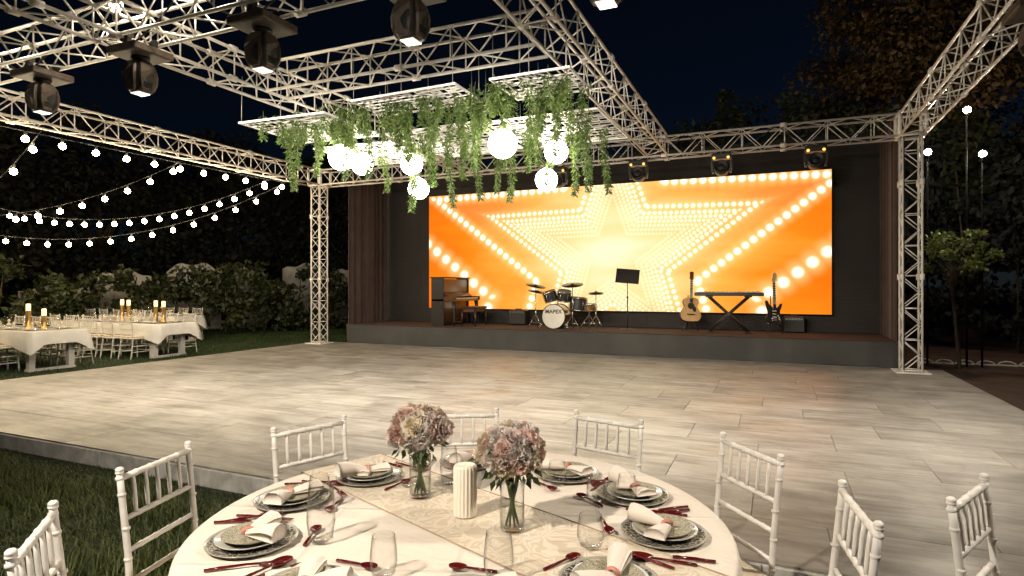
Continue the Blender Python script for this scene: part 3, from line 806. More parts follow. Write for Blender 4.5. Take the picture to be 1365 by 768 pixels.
def drums():
    t = thing('drum_kit', 'drum kit with white bass drum head and amber shell on the stage', 'drum kit', (-4.45, 12.45, SZ), 0)
    MX = Matrix.Rotation(R(90), 4, 'X')
    def drum(name, c, r, h, rot, shell, head=None):
        M = Matrix.Translation(c) @ rot
        g = MB(); g.lathe([(r,-h/2),(r,h/2)], 28, M); g.lathe([(r,-h/2),(.001,-h/2)], 28, M); d = g.build(name, shell, t)
        for z in (-h/2, h/2):
            g = MB(); g.lathe([(r-.004,z-.014),(r+.012,z-.014),(r+.012,z+.014),(r-.004,z+.014)], 28, M); g.build('hoop', MT['black'] if name == 'bass_drum' else MT['chrome'], d)
        g = MB(); g.lathe([(r,h/2+.003),(.001,h/2+.004)], 28, M); g.build('drum_head', head or MT['drumhead'], d)
        for k in range(6):
            a = k*math.pi/3+.3; p = M @ Vector(((r+.012)*math.cos(a), (r+.012)*math.sin(a), 0)); q = M.to_3x3() @ Vector((0,0,h*.4))
            g = MB(); g.path([p-q, p+q], .006, 6); g.build('lug', MT['chrome'], d)
        return d
    bd = drum('bass_drum', (0, .2, .275), .265, .42, MX, MT['drumshell'])
    f = bpy.data.curves.new('lettering', 'FONT'); f.body = 'MAPEX'; f.size = .115; f.align_x = 'CENTER'; f.extrude = .001; f.offset = .0035; f.space_character = 1.08
    f.materials.append(MT['black'])
    tmp = bpy.data.objects.new('lettering', f); col.objects.link(tmp)
    dg = bpy.context.evaluated_depsgraph_get(); me = bpy.data.meshes.new_from_object(tmp.evaluated_get(dg)); bpy.data.objects.remove(tmp)
    put('lettering', me, bd, (0, .2-.21-.0065, .275+.07), (R(90), 0, 0))
    drum('rack_tom', (-.12, .12, .72), .15, .21, Matrix.Rotation(R(-14), 4, 'Y') @ Matrix.Rotation(R(12), 4, 'X'), MT['black'], MT['grille'])
    drum('rack_tom', (.19, .16, .73), .15, .20, Matrix.Rotation(R(10), 4, 'Y') @ Matrix.Rotation(R(12), 4, 'X'), MT['black'], MT['grille'])
    drum('floor_tom', (.46, .32, .55), .19, .27, Matrix.Rotation(R(6), 4, 'Y'), MT['black'], MT['grille'])
    drum('snare_drum', (.68, .42, .47), .17, .13, Matrix.Rotation(R(3), 4, 'X'), MT['drumshell'])
    g = MB(); g.path([(.03,.2,.54),(.03,.2,.74)], .014, 8); g.path([(-.12,.2,.70),(.19,.2,.72)], .01, 8); g.build('tom_mount', MT['chrome'], t)
    def stand(x, y, h, sp=.2):
        g = MB(); g.path([(x,y,.05),(x,y,h)], .009, 8); g.path([(x,y,.2),(x,y,.45)], .014, 8)
        for k in range(3):
            a = R(100+120*k); g.path([(x,y,.30),(x+sp*math.cos(a), y+sp*math.sin(a), .006)], .008, 6); g.path([(x,y,.12),(x+sp*.55*math.cos(a), y+sp*.55*math.sin(a), .135)], .006, 6)
        return g.build('stand', MT['chrome'], t)
    def cymbal(x, y, z, r, tx, ty):
        M = Matrix.Translation((x,y,z)) @ Matrix.Rotation(R(tx), 4, 'Y') @ Matrix.Rotation(R(ty), 4, 'X')
        g = MB(); g.lathe([(.001,.03),(.035,.025),(.05,.01),(r,-.004),(r,-.007),(.05,.006),(.001,.02)], 30, M); g.build('cymbal', MT['cymbal'], t)
    stand(-.46, .10, .95); cymbal(-.46,.10,.95,.23,14,6); cymbal(-.44,.14,.82,.22,12,4)
    stand(.40, .10, .96); cymbal(.40,.10,.97,.24,0,14)
    stand(.86, .34, .86); cymbal(.86,.34,.80,.17,0,6); cymbal(.86,.34,.775,.17,0,6)
    stand(.68, .42, .42, .24)
    for s in (-1, 1):
        g = MB(); g.path([(s*.2,.05,.20),(s*.36,-.06,.004)], .01, 8); g.build('spur', MT['chrome'], t)
    g = MB(); g.box(-.05,.05,.42,.68,.004,.02,.003); g.path([(0,.44,.02),(0,.43,.2)], .008, 6); g.build('pedal', MT['chrome'], t)
drums()

t = thing('music_stand', 'black music stand with a tilted desk on the stage', 'music stand', (-2.93, 12.95, SZ), R(12))
g = MB(); g.lathe([(.001,.03),(.03,.028),(.17,.012),(.18,.0)], 24); g.build('base', MT['black'], t)
g = MB(); g.path([(0,0,.02),(0,0,.7)], .013, 10); g.path([(0,0,.68),(0,0,1.12)], .009, 10); g.lathe([(.001,.68),(.02,.68),(.02,.72),(.001,.72)], 12); g.build('shaft', MT['black'], t)
M = Matrix.Translation((0,-.02,1.14)) @ Matrix.Rotation(R(-24), 4, 'X') @ Matrix.Rotation(R(5), 4, 'Y')
g = MB(); g.box(-.25,.25,-.006,.006,-.15,.19,.003); g.box(-.25,.25,-.055,-.006,-.155,-.147,.002); g.V = [tuple(M @ Vector(v)) for v in g.V]; g.build('desk', MT['black'], t)

def outline_spline(pts, n=64):
    m = len(pts); out = []
    for k in range(n):
        u = k/n*m; i = int(u); f = u-i
        p = [Vector(pts[(i+j-1) % m]) for j in range(4)]
        out.append(tuple(.5*((2*p[1]) + (p[2]-p[0])*f + (2*p[0]-5*p[1]+4*p[2]-p[3])*f*f + (3*p[1]-p[0]-3*p[2]+p[3])*f**3)))
    return out
def guitar_stand(t, col_m):
    g = MB(); g.path([(0,.10,.30),(0,.14,.75)], .010, 8); g.path([(-.16,-.06,.0),(0,.10,.32)], .010, 8); g.path([(.16,-.06,0),(0,.10,.32)], .010, 8); g.path([(0,.26,0),(0,.10,.34)], .010, 8)
    g.path([(-.10,.08,.20),(-.10,-.06,.19),(-.10,-.075,.22)], .010, 8); g.path([(.10,.08,.20),(.10,-.06,.19),(.10,-.075,.22)], .010, 8); g.path([(-.10,.08,.20),(.10,.08,.20)], .010, 8)
    g.build('stand', MT['black'], t)
def neck(t, z0, z1, ydep, mat_head, strat=False):
    g = MB(); g.prism([(-.028,z0),(.028,z0),(.022,z1),(-.022,z1)], ydep-.020, ydep+.005); g.build('neck', MT['maple'] if strat else MT['mahog'], t)
    g = MB(); g.prism([(-.028,z0),(.028,z0),(.022,z1),(-.022,z1)], ydep-.027, ydep-.021); fb = g.build('fretboard', MT['grille'], t)
    for k in range(14):
        z = z1 - (z1-z0)*(1-2**(-k*1.35/12))*1.28
        if z < z0+.02: break
        g = MB(); g.box(-.026,.026, ydep-.0295, ydep-.0265, z-.005, z+.005); g.build('fret', MT['ivory'], fb)
    if strat: pts = [(-.022,z1),(.022,z1),(.034,z1+.05),(.046,z1+.11),(.05,z1+.17),(.03,z1+.205),(-.005,z1+.19),(-.012,z1+.15),(-.035,z1+.06)]
    else: pts = [(-.024,z1),(.024,z1),(.036,z1+.05),(.04,z1+.18),(.0,z1+.19),(-.04,z1+.18),(-.036,z1+.05)]
    g = MB(); g.prism(pts, ydep-.022, ydep-.004); hd = g.build('headstock', mat_head, t)
    for k in range(6):
        if strat: p = (.058-.003*k*0, z1+.04+k*.024); s_ = -.04
        else: p = ((-.048 if k % 2 else .048), z1+.05+(k//2)*.05)
        g = MB(); g.path([(p[0]*.8, ydep-.012, p[1]),(p[0]*1.25, ydep-.012, p[1])], .007, 6); g.build('tuner', MT['chrome'], hd)
def acoustic():
    t = thing('acoustic_guitar', 'natural wood acoustic guitar leaning on a stand on the stage', 'guitar', (-1.63, 13.02, SZ), R(22))
    guitar_stand(t, None)
    half = [(0,0),(.14,.012),(.205,.09),(.20,.19),(.15,.275),(.135,.33),(.16,.40),(.15,.465),(.08,.50),(0,.505)]
    pts = half + [(-x, z) for x, z in half[-2:0:-1]]
    ol = outline_spline(pts, 56)
    Mt = Matrix.Translation((0,-.02,.20)) @ Matrix.Rotation(R(-11), 4, 'X') @ Matrix.Rotation(R(4), 4, 'Y')
    holder = []
    g = MB(); g.prism(ol, -.05, .055, None, True); b = g.build('body', MT['mahog'], t)
    g = MB(); g.prism([(x*.995, z) for x, z in ol], -.056, -.0505); f = g.build('soundboard', MT['spruce'], b)
    MH = Matrix.Translation((0,-.0565,.325)) @ Matrix.Rotation(R(90), 4, 'X')
    g = MB(); g.lathe([(.058,0),(.001,.0012)], 28, MH); g.build('sound_hole', MT['grille'], f)
    g = MB(); g.lathe([(.072,.0),(.060,.0015),(.058,.0008)], 28, MH); g.build('rosette', MT['mahog'], f)
    g = MB(); g.prism(outline_spline([(.04,.33),(.085,.31),(.11,.25),(.085,.20),(.045,.22),(.03,.27)], 24), -.0595, -.0572); g.build('pickguard', MT['grille'], f)
    g = MB(); g.box(-.085,.085,-.066,-.057,.13,.155,.003); g.build('bridge', MT['grille'], f)
    neck(t, .40, .87, -.045, MT['mahog'])
    for o in [x for x in t.children if x.name.split('.')[0] != 'stand']: o.matrix_local = Mt @ o.matrix_local
acoustic()
def electric():
    t = thing('electric_guitar', 'black electric guitar with white pickguard on a stand on the stage', 'guitar', (-.02, 12.95, SZ), R(26))
    guitar_stand(t, None)
    ol = outline_spline([(-.02,.0),(.09,.01),(.155,.06),(.165,.12),(.125,.19),(.12,.25),(.15,.33),(.165,.39),(.14,.41),(.105,.36),(.07,.325),(.035,.32),(-.03,.33),(-.085,.37),(-.125,.445),(-.155,.455),(-.16,.41),(-.145,.33),(-.12,.25),(-.125,.18),(-.165,.11),(-.15,.05),(-.09,.008)], 80)
    Mt = Matrix.Translation((0,-.02,.20)) @ Matrix.Rotation(R(-10), 4, 'X') @ Matrix.Rotation(R(3), 4, 'Y')
    g = MB(); g.prism(ol, -.022, .022, None, True); b = g.build('body', MT['black'], t)
    for z in (.13, .19, .25):
        g = MB(); g.box(-.042,.042,-.031,-.026,z-.009,z+.009,.002); g.build('pickup', MT['ivory'], b)
    g = MB(); g.box(-.05,.05,-.034,-.022,.055,.105,.003); g.build('bridge', MT['chrome'], b)
    g = MB(); g.prism(outline_spline([(.06,.10),(.085,.075),(.12,.045),(.135,.06),(.12,.09),(.09,.11)], 20), -.028, -.0225); g.build('jack_plate', MT['chrome'], b)
    g = MB(); g.prism(outline_spline([(-.06,.11),(.05,.105),(.10,.13),(.085,.2),(.075,.28),(-.02,.30),(-.07,.29),(-.08,.2)], 32), -.0255, -.0225); g.build('pickguard', MT['grille'], b)
    for k in range(3):
        g = MB(); g.lathe([(.014,0),(.012,.014),(.001,.015)], 12, Matrix.Translation((.075+.014*k,-.0255,.16-.035*k)) @ Matrix.Rotation(R(90), 4, 'X')); g.build('knob', MT['ivory'], b)
    neck(t, .29, .82, -.03, MT['maple'], True)
    for o in [x for x in t.children if x.name.split('.')[0] != 'stand']: o.matrix_local = Mt @ o.matrix_local
electric()
t = thing('keyboard_stand', 'black folding stand crossed like an X under the stage keyboard', 'keyboard stand', (-.86, 12.95, SZ), R(4))
for yy in (-.12, .12):
    for s in (-1, 1):
        for o_ in (-.022, .022):
            g = MB(); g.path([(s*(-.37)+o_, yy, .025),(s*.37+o_, yy, .72)], .014, 8); g.build('tube', MT['black'], t)
for s in (-1, 1):
    g = MB(); g.box(s*.37-.07, s*.37+.07, -.20, .20, .72, .742, .006); g.build('top_arm', MT['black'], t)
    g = MB(); g.box(s*.37-.05, s*.37+.05, -.24, .24, 0, .03, .008); g.build('foot', MT['black'], t)
g = MB(); g.path([(0,-.16,.372),(0,.16,.372)], .035, 14); g.build('pivot', MT['black'], t)
t = thing('stage_keyboard', 'slim black electronic keyboard lying on the X stand', 'keyboard', (-.86, 12.95, SZ+.744), R(4))
g = MB(); g.box(-.66, .66, -.15, .15, 0, .07, .01); g.build('case', MT['black'], t)
km = MB(); km.box(0, .0225, 0, .13, 0, .012, .001); KM = km.mesh('white_key', MT['ivory'])
for k in range(52): put('white_key', KM, t, (-.61+k*.0235, -.145, .0712))
bk = MB(); bk.box(0, .012, 0, .085, 0, .01, .001); BK = bk.mesh('black_key', MT['black'])
for k in range(51):
    if k % 7 not in (1, 4): put('black_key', BK, t, (-.61+k*.0235+.017, -.1, .0836))

# ================================================================== CHAIRS
def ringed(m, a, b, r, rings=(), n=10):
    a = Vector(a); b = Vector(b); ts = [0.0]; rr = [r]
    for q in rings:
        for dt, k in ((-.018,1.0),(-.009,1.18),(.009,1.18),(.018,1.0)): ts.append(q+dt); rr.append(r*k)
    ts.append(1.0); rr.append(r)
    m.path([a+(b-a)*t for t in ts], rr, n)
def make_chair(name='chiavari_chair', cat='chair'):
    t = thing(name, '', cat, (0,0,0))
    mt = MT['chair']; w = .172
    for s in (-1, 1):
        # back post: rear leg and back upright in one bent pole, finial on top
        pts = [(s*.185,-.235,0),(s*.178,-.20,.22),(s*w,-.175,.45),(s*w,-.185,.62),(s*(w+.003),-.215,.90)]
        P = []; rr = []
        for i in range(4):
            a, b = Vector(pts[i]), Vector(pts[i+1])
            for q in np.linspace(0, 1, 5)[:-1]: P.append(a.lerp(b, float(q))); rr.append(.0112)
        P.append(Vector(pts[-1])); rr.append(.0108)
        m = MB(); m.path(P, rr, 12)
        for zz in (.16, .32, .50, .61, .715, .83, .885):      # bamboo rings
            p = min(P, key=lambda v: abs(v.z-zz)); m.lathe([(.0110,-.006),(.0136,-.003),(.0136,.003),(.0110,.006)], 12, Matrix.Translation((p.x, p.y, zz)))
        m.lathe([(.0108,.0),(.0138,.003),(.0138,.007),(.0110,.009),(.0138,.012),(.0132,.018),(.008,.023),(.001,.024)], 12, Matrix.Translation(pts[-1]))
        m.build('back_post', mt, t)
        m = MB(); ringed(m, (s*.185,.19,.44), (s*.195,.205,0), .0135, (.15,.5,.85)); m.build('front_leg', mt, t)
    yb = lambda z: -.175-.04*max(0, (z-.45))/.45
    m = MB(); ringed(m, (-w, yb(.885), .885), (w, yb(.885), .885), .0108, (.2,.4,.6,.8)); m.build('crest_rail', mt, t)
    for z in (.745, .635, .53):
        m = MB(); ringed(m, (-w, yb(z), z), (w, yb(z), z), .0092, (.2,.4,.6,.8)); m.build('back_rail', mt, t)
    m = MB(); m.path([(0,0,0),(0,-.003,.035),(0,-.0075,.085),(0,-.0126,.138)], [.0056,.0074,.0074,.0056], 8); SP = m.mesh('spindle', mt)
    for k in range(5): put('spindle', SP, t, (-w+.0575*(k+1), yb(.745), .745))
    m = MB(); m.box(-.205,.205,-.195,.205,.425,.455,.010); m.build('seat', mt, t)
    m = MB(); m.box(-.19,.19,-.165,.195,.456,.485,.012); m.build('cushion', MT['cushion'], t)
    for y_, z_ in ((.2,.18),(.2,.30)):
        m = MB(); ringed(m, (-.19,y_,z_), (.19,y_,z_), .009, (.33,.66), 8); m.build('stretcher', mt, t)
    for s in (-1, 1):
        for z_ in (.16, .28):
            m = MB(); ringed(m, (s*.182,-.205,z_), (s*.19,.198,z_), .009, (.33,.66), 8); m.build('stretcher', mt, t)
    m = MB(); ringed(m, (-.18,-.212,.2), (.18,-.212,.2), .009, (.33,.66), 8); m.build('stretcher', mt, t)
    return t
TC = Vector((-.98, 1.83)); TZ0 = .75
CG = 'white chiavari chairs round the near table'
chair0 = make_chair()
# (back-top x, y, facing angle in degrees, label)
near = [((-1.78, .94), None, 'white chiavari chair on the grass, mostly cut by the frame corner'),
        ((-2.10, 1.51), None, 'white chiavari chair standing on the grass before the raised floor edge'),
        ((-1.96, 2.16), None, 'white chiavari chair behind the setting that straddles grass and floor edge'),
        ((-1.45, 2.68), None, 'white chiavari chair directly behind the rear bouquet'),
        ((-.74, 2.84), None, 'white chiavari chair behind the table beside the front bouquet'),
        ((-.09, 2.56), None, 'white chiavari chair turned three quarters, tallest against the bare floor'),
        ((.225, 2.01), None, 'white chiavari chair seen edge-on, between two others away from the table'),
        ((.555, 2.29), -27, 'white chiavari chair turned away from the round table at the frame edge')]
for i, (p, ang, lab) in enumerate(near):
    d = (TC - Vector(p)).normalized() if ang is None else Vector((math.cos(R(ang)), math.sin(R(ang))))
    c = chair0 if i == 0 else dup(chair0, lab)
    c['label'] = lab; c['group'] = CG
    c.location = (p[0]+d.x*.215, p[1]+d.y*.215, .006); c.rotation_euler = (0, 0, math.atan2(d.y, d.x)-math.pi/2)

# ================================================================== THE ROUND TABLE
RT = .875
t = thing('round_table', 'round banquet table under the ivory cloth', 'table', (TC.x, TC.y, 0))
g = MB(); g.lathe([(.001,TZ0-.03),(RT-.012,TZ0-.03),(RT-.006,TZ0-.015),(RT-.012,TZ0-.004),(.001,TZ0-.004)], 64); g.build('tabletop', MT['wood'], t)
for k in range(4):
    a = R(45+90*k); g = MB(); g.path([(.5*math.cos(a), .5*math.sin(a), .004),(.5*math.cos(a), .5*math.sin(a), TZ0-.03)], .02, 8); g.build('leg', MT['black'], t)
n = 240; V = []; F = []
fold = lambda a: .55*math.sin(a*15+.6*math.sin(a*3)) + .3*math.sin(a*23+1.1) + .25*math.sin(a*9+2)
prof = [(0,.0,0)] + [(RT*q,.0,0) for q in (.25,.5,.75,.9,.96)] + [(RT+.002,-.001,0),(RT+.012,-.008,.0),(RT+.017,-.03,.05),(RT+.02,-.09,.25),(RT+.028,-.2,.6),(RT+.035,-.35,.85),(RT+.045,-.52,1),(RT+.052,-.66,1)]
for (r, dz, k) in prof:
    for i in range(n):
        a = 2*math.pi*i/n; q = r + k*.035*fold(a)
        z = TZ0+dz + (.0012*math.sin(r*9+a*5)*min(1, r) if k == 0 else 0)
        V.append((q*math.cos(a), q*math.sin(a), z))
for j in range(len(prof)-1):
    for i in range(n): F.append((j*n+i, j*n+(i+1) % n, (j+1)*n+(i+1) % n, (j+1)*n+i))
g = MB(); g.add(V, F, True)
tag(g.build('tablecloth', MT['cloth'], None, (TC.x, TC.y, 0)), 'ivory cloth draped over the round dining table', 'tablecloth')
ZT = TZ0 + .0025
# runner
ra = R(-21); ru = Vector((math.cos(ra), math.sin(ra))); rv = Vector((-ru.y, ru.x)); rc = TC + rv*.035
def rpt(u, v, dz): p = ru*u + rv*v; return (p.x, p.y, dz)
hw = .195; V = []; F = []; us = np.linspace(-.84, .84, 36)
edge = [(-.985,-.30),(-.925,-.16),(-.897,-.05),(-.888,-.012),(-.872,.0025)]
prof = edge + [(u, .0015) for u in us] + [(-u, z) for u, z in edge[::-1]]
for k, (u, dz) in enumerate(prof):
    for v in (-hw, -hw*.5, 0, hw*.5, hw): V.append(rpt(u, v, dz + .001 + (.0006*math.sin(k*.7+v*9) if abs(u) < .86 else 0)))
for k in range(len(prof)-1):
    for j in range(4): F.append((k*5+j, (k+1)*5+j, (k+1)*5+j+1, k*5+j+1))
rt = thing('table_runner', 'beige damask runner laid across the round table under the flowers', 'table runner', (rc.x, rc.y, TZ0))
g = MB(); g.add(V, F, True); g.build('cloth', MT['runner'], rt)
for s in (-1, 1):
    g = MB(); g.path([rpt(u, s*hw, .0035 if abs(u) < .86 else dz+.002) for u, dz in prof], .0020, 6); g.build('hem', MT['hem'], rt)

# place settings --------------------------------------------------
def plate_mesh(r, h, name, m, rim=.34):
    g = MB(); ri = r*(1-rim)
    g.lathe([(.001,.002),(ri*.9,.002),(ri,.004),(r*.93,h-.002),(r,h),(r+.0015,h+.0008),(r,h-.003),(ri,.0),(ri*.7,-.001),(.001,-.001)], 48); return g.mesh(name, m)
PM1 = plate_mesh(.135, .012, 'charger_plate', MT['charger']); PM2 = plate_mesh(.102, .016, 'dinner_plate', MT['plate']); PM3 = plate_mesh(.088, .014, 'salad_plate', MT['pplate'], .25)
def fork_mesh():
    g = MB(); g.path([(-.11,0,.004),(-.07,0,.006),(0,0,.0085),(.035,0,.007)], [.0048,.0052,.0036,.0034], 8)
    g.box(.033,.06,-.0115,.0115,.004,.0065,.001)
    for k in range(4): g.box(.059,.1,-.0115+k*.0068,-.0085+k*.0068,.0045,.0065,.0006)
    return g.mesh('fork', MT['red'])
def knife_mesh():
    g = MB(); g.path([(-.12,0,.004),(-.06,0,.006),(.0,0,.006)], [.0052,.0056,.005], 8)
    g.prism([(0,-.005),(.10,-.005),(.118,.004),(.09,.010),(0,.006)], .003, .0055, Matrix.Rotation(R(90), 4, 'X') @ Matrix.Translation((0,-.008,0))); return g.mesh('knife', MT['red'])
def spoon_mesh(k=1.0):
    g = MB(); g.path([(-.10*k,0,.004),(-.05*k,0,.006),(.03*k,0,.009)], [.005,.0048,.0032], 8)
    n = 20; V = [(.062*k,0,.0035)]; F = []
    for r, z in ((.5,.0042),(1,.0105),(1.04,.0115),(1.0,.009),(.5,.002)):
        for i in range(n):
            a = 2*math.pi*i/n; V.append((.062*k+.036*k*r*math.cos(a)*(1.0-.12*math.cos(a)), .0235*k*r*math.sin(a), z))
    F = [(0,1+i,1+(i+1) % n) for i in range(n)]
    for j in range(4):
        for i in range(n): F.append((1+j*n+i, 1+(j+1)*n+i, 1+(j+1)*n+(i+1) % n, 1+j*n+(i+1) % n))
    g.add(V, F, True); return g.mesh('spoon', MT['red'])
FM, NM, SM, TM = fork_mesh(), knife_mesh(), spoon_mesh(), spoon_mesh(.72)
def napkin_mesh(kind, seed):
    r = random.Random(seed); g = MB()
    def fin(a0, L, w0, w1, lift, roll):
        # one rolled fin of the folded napkin, from the tie outwards
        ns, nt_ = 9, 10; V = []; F = []
        for i in range(ns):
            q = i/(ns-1); w = w0+(w1-w0)*q**.8
            for j in range(nt_):
                s = j/(nt_-1)*2-1
                x = q*L; y_ = s*w*(1-.25*abs(s)); z = .006 + lift*math.sin(q*1.9)*.5 + (1-s*s)*roll*(.35+.65*q) + .0016*math.sin(9*s+5*q+seed)
                c, n_ = math.cos(a0), math.sin(a0); V.append((x*c-y_*n_, x*n_+y_*c, z))
        for i in range(ns-1):
            for j in range(nt_-1): F.append((i*nt_+j, (i+1)*nt_+j, (i+1)*nt_+j+1, i*nt_+j+1))
        m = len(V); V += [(x, y_, .0035) for x, y_, z in V]
        F += [tuple(m+k for k in f[::-1]) for f in F[:]]
        e = [(i*nt_) for i in range(ns)]; e2 = [(i*nt_+nt_-1) for i in range(ns)]
        for E_ in (e, e2):
            for k in range(ns-1): F.append((E_[k], E_[k+1], m+E_[k+1], m+E_[k]))
        last = [(ns-1)*nt_+j for j in range(nt_)]
        for k in range(nt_-1): F.append((last[k], last[k+1], m+last[k+1], m+last[k]))
        g.add(V, F, True)
    if kind == 0: fin(R(22), .120, .020, .046, .034, .022); fin(R(156), .112, .020, .048, .020, .016)
    elif kind == 1: fin(R(44), .125, .018, .042, .040, .026); fin(R(138), .115, .018, .044, .024, .016)
    else: fin(R(8), .130, .022, .050, .050, .028); fin(R(182), .085, .020, .052, .012, .014); fin(R(60), .07, .012, .03, .012, .01)
    return g.mesh('napkin', MT['napkin'])
NAP = [napkin_mesh(k, k) for k in range(3)]
bt = MB(); bt.lathe([(.010,-.005),(.0205,-.004),(.0215,0),(.0205,.004),(.010,.005)], 16, Matrix.Translation((0,0,.013)) @ Matrix.Rotation(R(90), 4, 'Y') @ Matrix.Diagonal((.62,1,1,1))); BT = bt.mesh('tie', MT['band'])
seats = [(-139,.675,'lawn-side setting next to the chair on grass'), (-170,.67,'lawn-side setting behind the tall glass'), (159,.60,'setting beside the rear bouquet, lawn side'),
         (116,.63,'setting hidden behind the rear bouquet'), (73,.605,'setting just beyond the front bouquet'), (42,.655,'setting second round from the front bouquet'),
         (11,.665,'setting third round from the front bouquet'), (-24,.63,'setting fourth round from the front bouquet'), (-62,.575,'setting at the bottom centre, nearly cut off'),
         (-102,.635,'lawn-side setting cut by the bottom frame')]
ord_ = ['first','second','third','fourth','fifth','sixth','seventh','eighth','ninth','tenth']
for i, (a, r, wh) in enumerate(seats):
    A = R(a); u = Vector((math.cos(A), math.sin(A))); v = Vector((-u.y, u.x))     # u outward; v counter-clockwise
    c = TC + u*r; rz = A - math.pi/2
    def pos(du, dv, z): p = c + u*du + v*dv; return (p.x, p.y, z)
    js = rnd.uniform(-8, 8)
    p1 = put('charger_plate', PM1, None, (c.x, c.y, ZT+.001)); tag(p1, 'grey patterned charger plate of the '+wh, 'plate', 'charger plates on the round table')
    p2 = put('dinner_plate', PM2, None, pos(.004, rnd.uniform(-.006,.006), ZT+.0075)); tag(p2, 'pale dinner plate of the '+wh, 'plate', 'dinner plates on the round table')
    p3 = put('salad_plate', PM3, None, pos(.002, rnd.uniform(-.006,.006), ZT+.016), (R(rnd.uniform(-2,2)), R(rnd.uniform(-2,2)), rnd.uniform(0,6))); tag(p3, 'small painted plate of the '+wh, 'plate', 'painted plates on the round table')
    nk = put('napkin', NAP[(i*2+1) % 3], None, pos(.012, 0, ZT+.0245), (0, 0, rz + math.pi + R(js*3))); tag(nk, 'blush napkin of the '+wh, 'napkin', 'folded napkins on the round table')
    put('tie', BT, nk)
    q = 1 if i % 2 else -1
    L = [('fork', FM, -.178, -.02, 'dark red fork of the '), ('knife', NM, .170, .015, 'dark red knife of the '), ('spoon', SM, .198, .0, 'dark red soup spoon of the ')]
    for nm, me, dv, du, lb in L:
        s = -1 if nm == 'fork' else 1
        o = put(nm, me, None, pos(du+rnd.uniform(-.02,.02), -dv, ZT+.0005), (0, 0, A + math.pi + R(rnd.uniform(-13, 13)))); tag(o, lb+wh, 'cutlery', 'dark red cutlery on the round table')
    if i != 3:
        o = put('dessert_spoon', TM, None, pos(-.175+rnd.uniform(-.01,.01), rnd.uniform(-.03,.03), ZT+.0005), (0, 0, A + math.pi/2*q + R(rnd.uniform(-20, 20)))); tag(o, 'small dark red spoon of the '+wh, 'cutlery', 'dark red cutlery on the round table')

# glasses ----------------------------------------------------------
def tumbler(h, r, name='drinking_glass'):
    g = MB(); w = .0016
    pr = [(.001,.004),(r*.55,.004),(r*.80,.012),(r*1.0,h*.35),(r*.98,h*.6),(r*.82,h)]
    out = [(.001,.0),(r*.58,.0),(r*.82+w,.008),(r*1.0+w,h*.35),(r*.98+w,h*.6),(r*.82+w,h),(r*.82+w*.5,h+.001)]
    g.lathe(out + pr[::-1], 36); return g.mesh(name, MT['glass'])
gls = [(-1.30,1.48,.175,.042,'tall clear glass at the lawn side, largest on the table'), (-1.50,1.70,.115,.038,'low clear glass behind the tall one on the lawn side'),
       (-.985,1.37,.112,.036,'small clear tumbler alone on bare cloth near the front'), (-.69,1.485,.125,.040,'clear tumbler standing by the front end of the runner'),
       (-.515,1.775,.098,.040,'clear tumbler between the runner and the outer plates'), (-.60,2.15,.09,.036,'clear tumbler before the fourth plate stack on the floor side'),
       (-.50,2.20,.10,.034,'slim clear glass against a plate rim on the floor side'), (-.80,2.28,.09,.036,'clear glass just beyond the front bouquet'),
       (-1.20,2.11,.15,.034,'tall glass half hidden behind the rear bouquet'), (-1.33,2.02,.10,.034,'clear stemless glass before the rear lawn-side plates')]
for (x, y, h, r, lab) in gls:
    o = put('drinking_glass', tumbler(h, r), None, (x, y, ZT+.0006)); tag(o, lab, 'glass', 'clear glasses on the round table')

# candle -----------------------------------------------------------
t = thing('pillar_candle', 'ivory ribbed pillar candle standing between the bouquets', 'candle', (-.985, 1.845, ZT+.003))
g = MB(); rf = lambda a, r, z: 1 + .035*math.cos(a*20)
g.lathe([(.001,0),(.040,0),(.0415,.003),(.0405,.006)], 80, None, True)
g.lathe([(.0405,.004),(.040,.01),(.040,.165),(.0375,.1715),(.031,.174)], 120, None, True, lambda a, r, z: 1 + (.04*math.cos(a*20) if .008 < z < .168 else 0)); g.lathe([(.031,.174),(.012,.1705),(.001,.170)], 40); g.build('wax', MT['wax'], t)
g = MB(); g.path([(0,0,.169),(.001,0,.176),(.002,.001,.182)], [.0016,.0016,.001], 6); g.build('wick', MT['wick'], t)

# bouquets ---------------------------------------------------------
def rose_mesh(seed, name, layers=4):
    r = random.Random(seed); V = []; F = []
    for L in range(layers):
        q = L/(layers-1); npet = 4 + 2*L; rad = .010+.020*q; hgt = .034-.012*q; open_ = .25+.75*q
        for k in range(npet):
            a0 = 2*math.pi*(k + .5*(L % 2))/npet + r.uniform(-.2,.2); wd = (2.6/npet+.25)*r.uniform(.85,1.15); hh = hgt*r.uniform(.85,1.15)
            o = len(V); nu, nv = 5, 4
            for j in range(nv):
                vq = j/(nv-1)
                for i in range(nu):
                    uq = i/(nu-1)*2-1
                    a = a0 + uq*wd*(.35+.65*math.sin(vq*1.9))
                    rr = rad*(.35+.65*math.sin(min(1.57, vq*1.7))) + open_*.012*vq**2 + (.004*math.sin(uq*5+seed+L)*vq)
                    z = hh*vq - .010*q - (open_*.007*vq**3) - .004*abs(uq)*vq + .0022*math.sin(uq*7+k)*vq
                    V.append((rr*math.cos(a), rr*math.sin(a), z))
            for j in range(nv-1):
                for i in range(nu-1): F.append((o+j*nu+i, o+j*nu+i+1, o+(j+1)*nu+i+1, o+(j+1)*nu+i))
    g = MB(); g.add(V, F, True)
    return g.mesh(name, None)
petal = {'dusty pink': (.70,.52,.45), 'mauve': (.58,.47,.43), 'taupe': (.66,.57,.46), 'cream': (.77,.68,.52), 'grey rose': (.66,.60,.55)}
PMAT = []
for k, c in petal.items():
    PMAT.append(leaf_mat('petal_'+k.replace(' ', '_'), tuple(x*.88 for x in c), tuple(min(1, x*1.2) for x in c), .75, .35, .85))
ROSE = []
